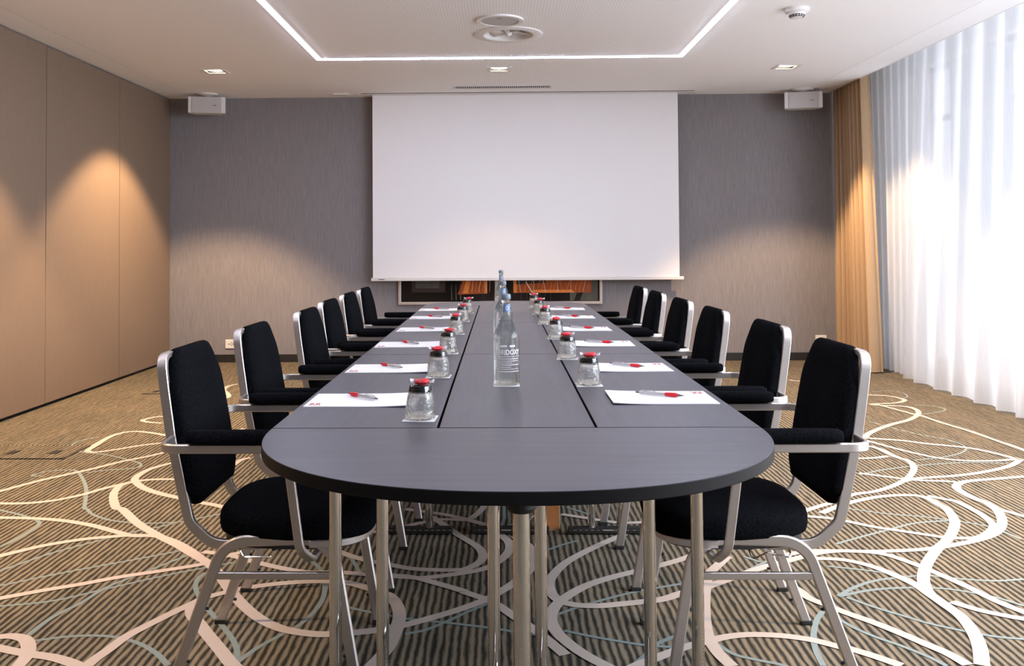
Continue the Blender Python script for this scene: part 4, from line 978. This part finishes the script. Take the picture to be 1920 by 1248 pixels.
GL = [(-.205, 2.303), (-.209, 3.035), (-.214, 3.69), (-.220, 4.49), (-.220, 5.22), (-.214, 5.86)]
GR = [(.274, 2.848), (.255, 3.50), (.256, 4.245), (.246, 5.03), (.240, 5.74), (.232, 6.29)]
PL = [(-.394, 2.573), (-.392, 3.226), (-.40, 3.998), (-.385, 4.705), (-.397, 5.470), (-.402, 6.12)]
PR = [(.452, 2.602), (.446, 3.235), (.432, 4.008), (.416, 4.70), (.414, 5.469), (.418, 6.155)]
coaster0, glass0, candy0, paper0, pen0, bottle0 = build_coaster(), build_tumbler(), build_candy(), build_paper(), build_pen(), build_bottle()
index_kids()
used = set()
def place(proto, loc, rz, label, cat, group):
    o = proto if proto.name not in used else copy_tree(proto); used.add(proto.name)
    o.location = loc; o.rotation_euler = (0, 0, rz); tag(o, label, cat, group); return o
SD = {'L': 'partition-side row', 'R': 'window-side row'}
for side, G_, P_ in (('L', GL, PL), ('R', GR, PR)):
    for i in range(6):
        q = '%s, %s' % (SD[side], ORD[i]); rg = random.Random(i * 7 + (50 if side == 'R' else 1))
        gx, gy = G_[i]; a = R(rg.uniform(-5, 5))
        place(coaster0, (gx, gy, ZT + .0004), a, 'square white paper coaster under an upturned glass, ' + q, 'coaster', 'white paper coasters')
        place(glass0, (gx, gy, ZT + .0018), rg.uniform(0, 6), 'upturned faceted drinking glass on a coaster, ' + q, 'glass', 'upturned drinking glasses')
        dx = rg.uniform(-.004, .008)
        place(candy0, (gx + dx, gy - .002, ZT + .0018 + .0848), R(rg.uniform(-35, 35)), 'red wrapped candy on an upturned glass, ' + q, 'candy', 'red wrapped candies')
        px, py = P_[i]; rp = R(rg.uniform(-1, 1)) + (0 if side == 'L' else PI)
        place(paper0, (px, py, ZT), rp, 'white notepad with small red logo on the table, ' + q, 'notepad', 'white notepads')
        if side == 'L': ox, oy, pr = -.004, .026, R(-46 + rg.uniform(-6, 10))
        else: ox, oy, pr = .002, .016, R(180 - 34 + rg.uniform(-10, 6))
        place(pen0, (px + ox, py + oy, ZT + .0034), pr, 'pen with red grip lying on a notepad, ' + q, 'pen', 'red-grip pens')
for i, (x, y) in enumerate([(.017, 2.855), (.010, 3.88), (.004, 5.50)]):
    lab = ['front', 'middle', 'rearmost'][i]
    c = coaster0.copy(); COL.objects.link(c); c.location = (x, y, ZT + .0004); c.rotation_euler = (0, 0, R((0, 5, -4)[i])); tag(c, 'square white paper coaster under the %s water bottle' % lab, 'coaster', 'white paper coasters')
    place(bottle0, (x, y, ZT + .0018), R((14, 10, -8)[i]), 'clear glass water bottle with blue neck label, %s of the three' % lab, 'bottle', 'glass water bottles')

# ------------------------------------------------------------------ light
def area(name, loc, rot, sx, sy, e, col):
    l = bpy.data.lights.new(name, 'AREA'); l.shape = 'RECTANGLE'; l.size = sx; l.size_y = sy; l.energy = e; l.color = col
    o = bpy.data.objects.new(name, l); COL.objects.link(o); o.location = loc; o.rotation_euler = rot
area('outdoor area light', (XW + .9, 6.9, 1.5), (0, R(90), 0), 3.2, 5.0, DAY_W, (.96, .975, 1.))
area('outdoor area light', (XW + 1.7, 1.1, 2.9), (0, R(74), 0), 3.0, 6.4, ROOM_FILL_W, (.96, .975, 1.))  # stronger fill added outside the unseen nearer window to brighten the room
area('ceiling uplight fill', (XW + 1.6, 2.2, .05), (0, R(128), 0), 2.4, 9.0, UPLIGHT_W, (1., .98, .95))  # uplight added outside the windows to brighten the ceiling
for (x, y) in SPOTS + SPOTS_NEAR: spot(x, y, SPOT_W * (.12 if x == 0 else .6 if y < 3 else .8 if x > 0 else 1))
w = bpy.data.worlds.new('World'); scene.world = w; w.use_nodes = True
bg = w.node_tree.nodes['Background']; bg.inputs[0].default_value = (.93, .96, 1., 1); bg.inputs[1].default_value = WORLD_S

# ------------------------------------------------------------------ camera
cam = bpy.data.cameras.new('camera'); co = bpy.data.objects.new('camera', cam); COL.objects.link(co)
Mx = [[0.9998174157, 0.0181426660, -0.0059982361], [0.0064309195, -0.0238853831, 0.9996940191], [-0.0179938445, 0.9995500649, 0.0239976961]]
rot = Matrix((Mx[0], Mx[1], [-v for v in Mx[2]])).transposed()
co.matrix_world = Matrix.Translation((0, 0, 1.18)) @ rot.to_4x4()
cam.sensor_fit = 'HORIZONTAL'; cam.sensor_width = 36; cam.lens = 1700 / 1920 * 36
cam.shift_x = 52.8564 / 1920; cam.shift_y = -206.6234 / 1920
cam.clip_start = .05
scene.camera = co
scene.view_settings.view_transform = 'Standard'; scene.view_settings.look = 'None'; scene.view_settings.exposure = EXPO
scene.view_settings.use_white_balance = True; scene.view_settings.white_balance_temperature = 5900; scene.view_settings.white_balance_tint = 12
c = scene.cycles; c.max_bounces = 10; c.diffuse_bounces = 5; c.glossy_bounces = 4; c.transmission_bounces = 8; c.transparent_max_bounces = 12
c.use_denoising = True; c.caustics_reflective = False; c.caustics_refractive = False; c.sample_clamp_indirect = 6
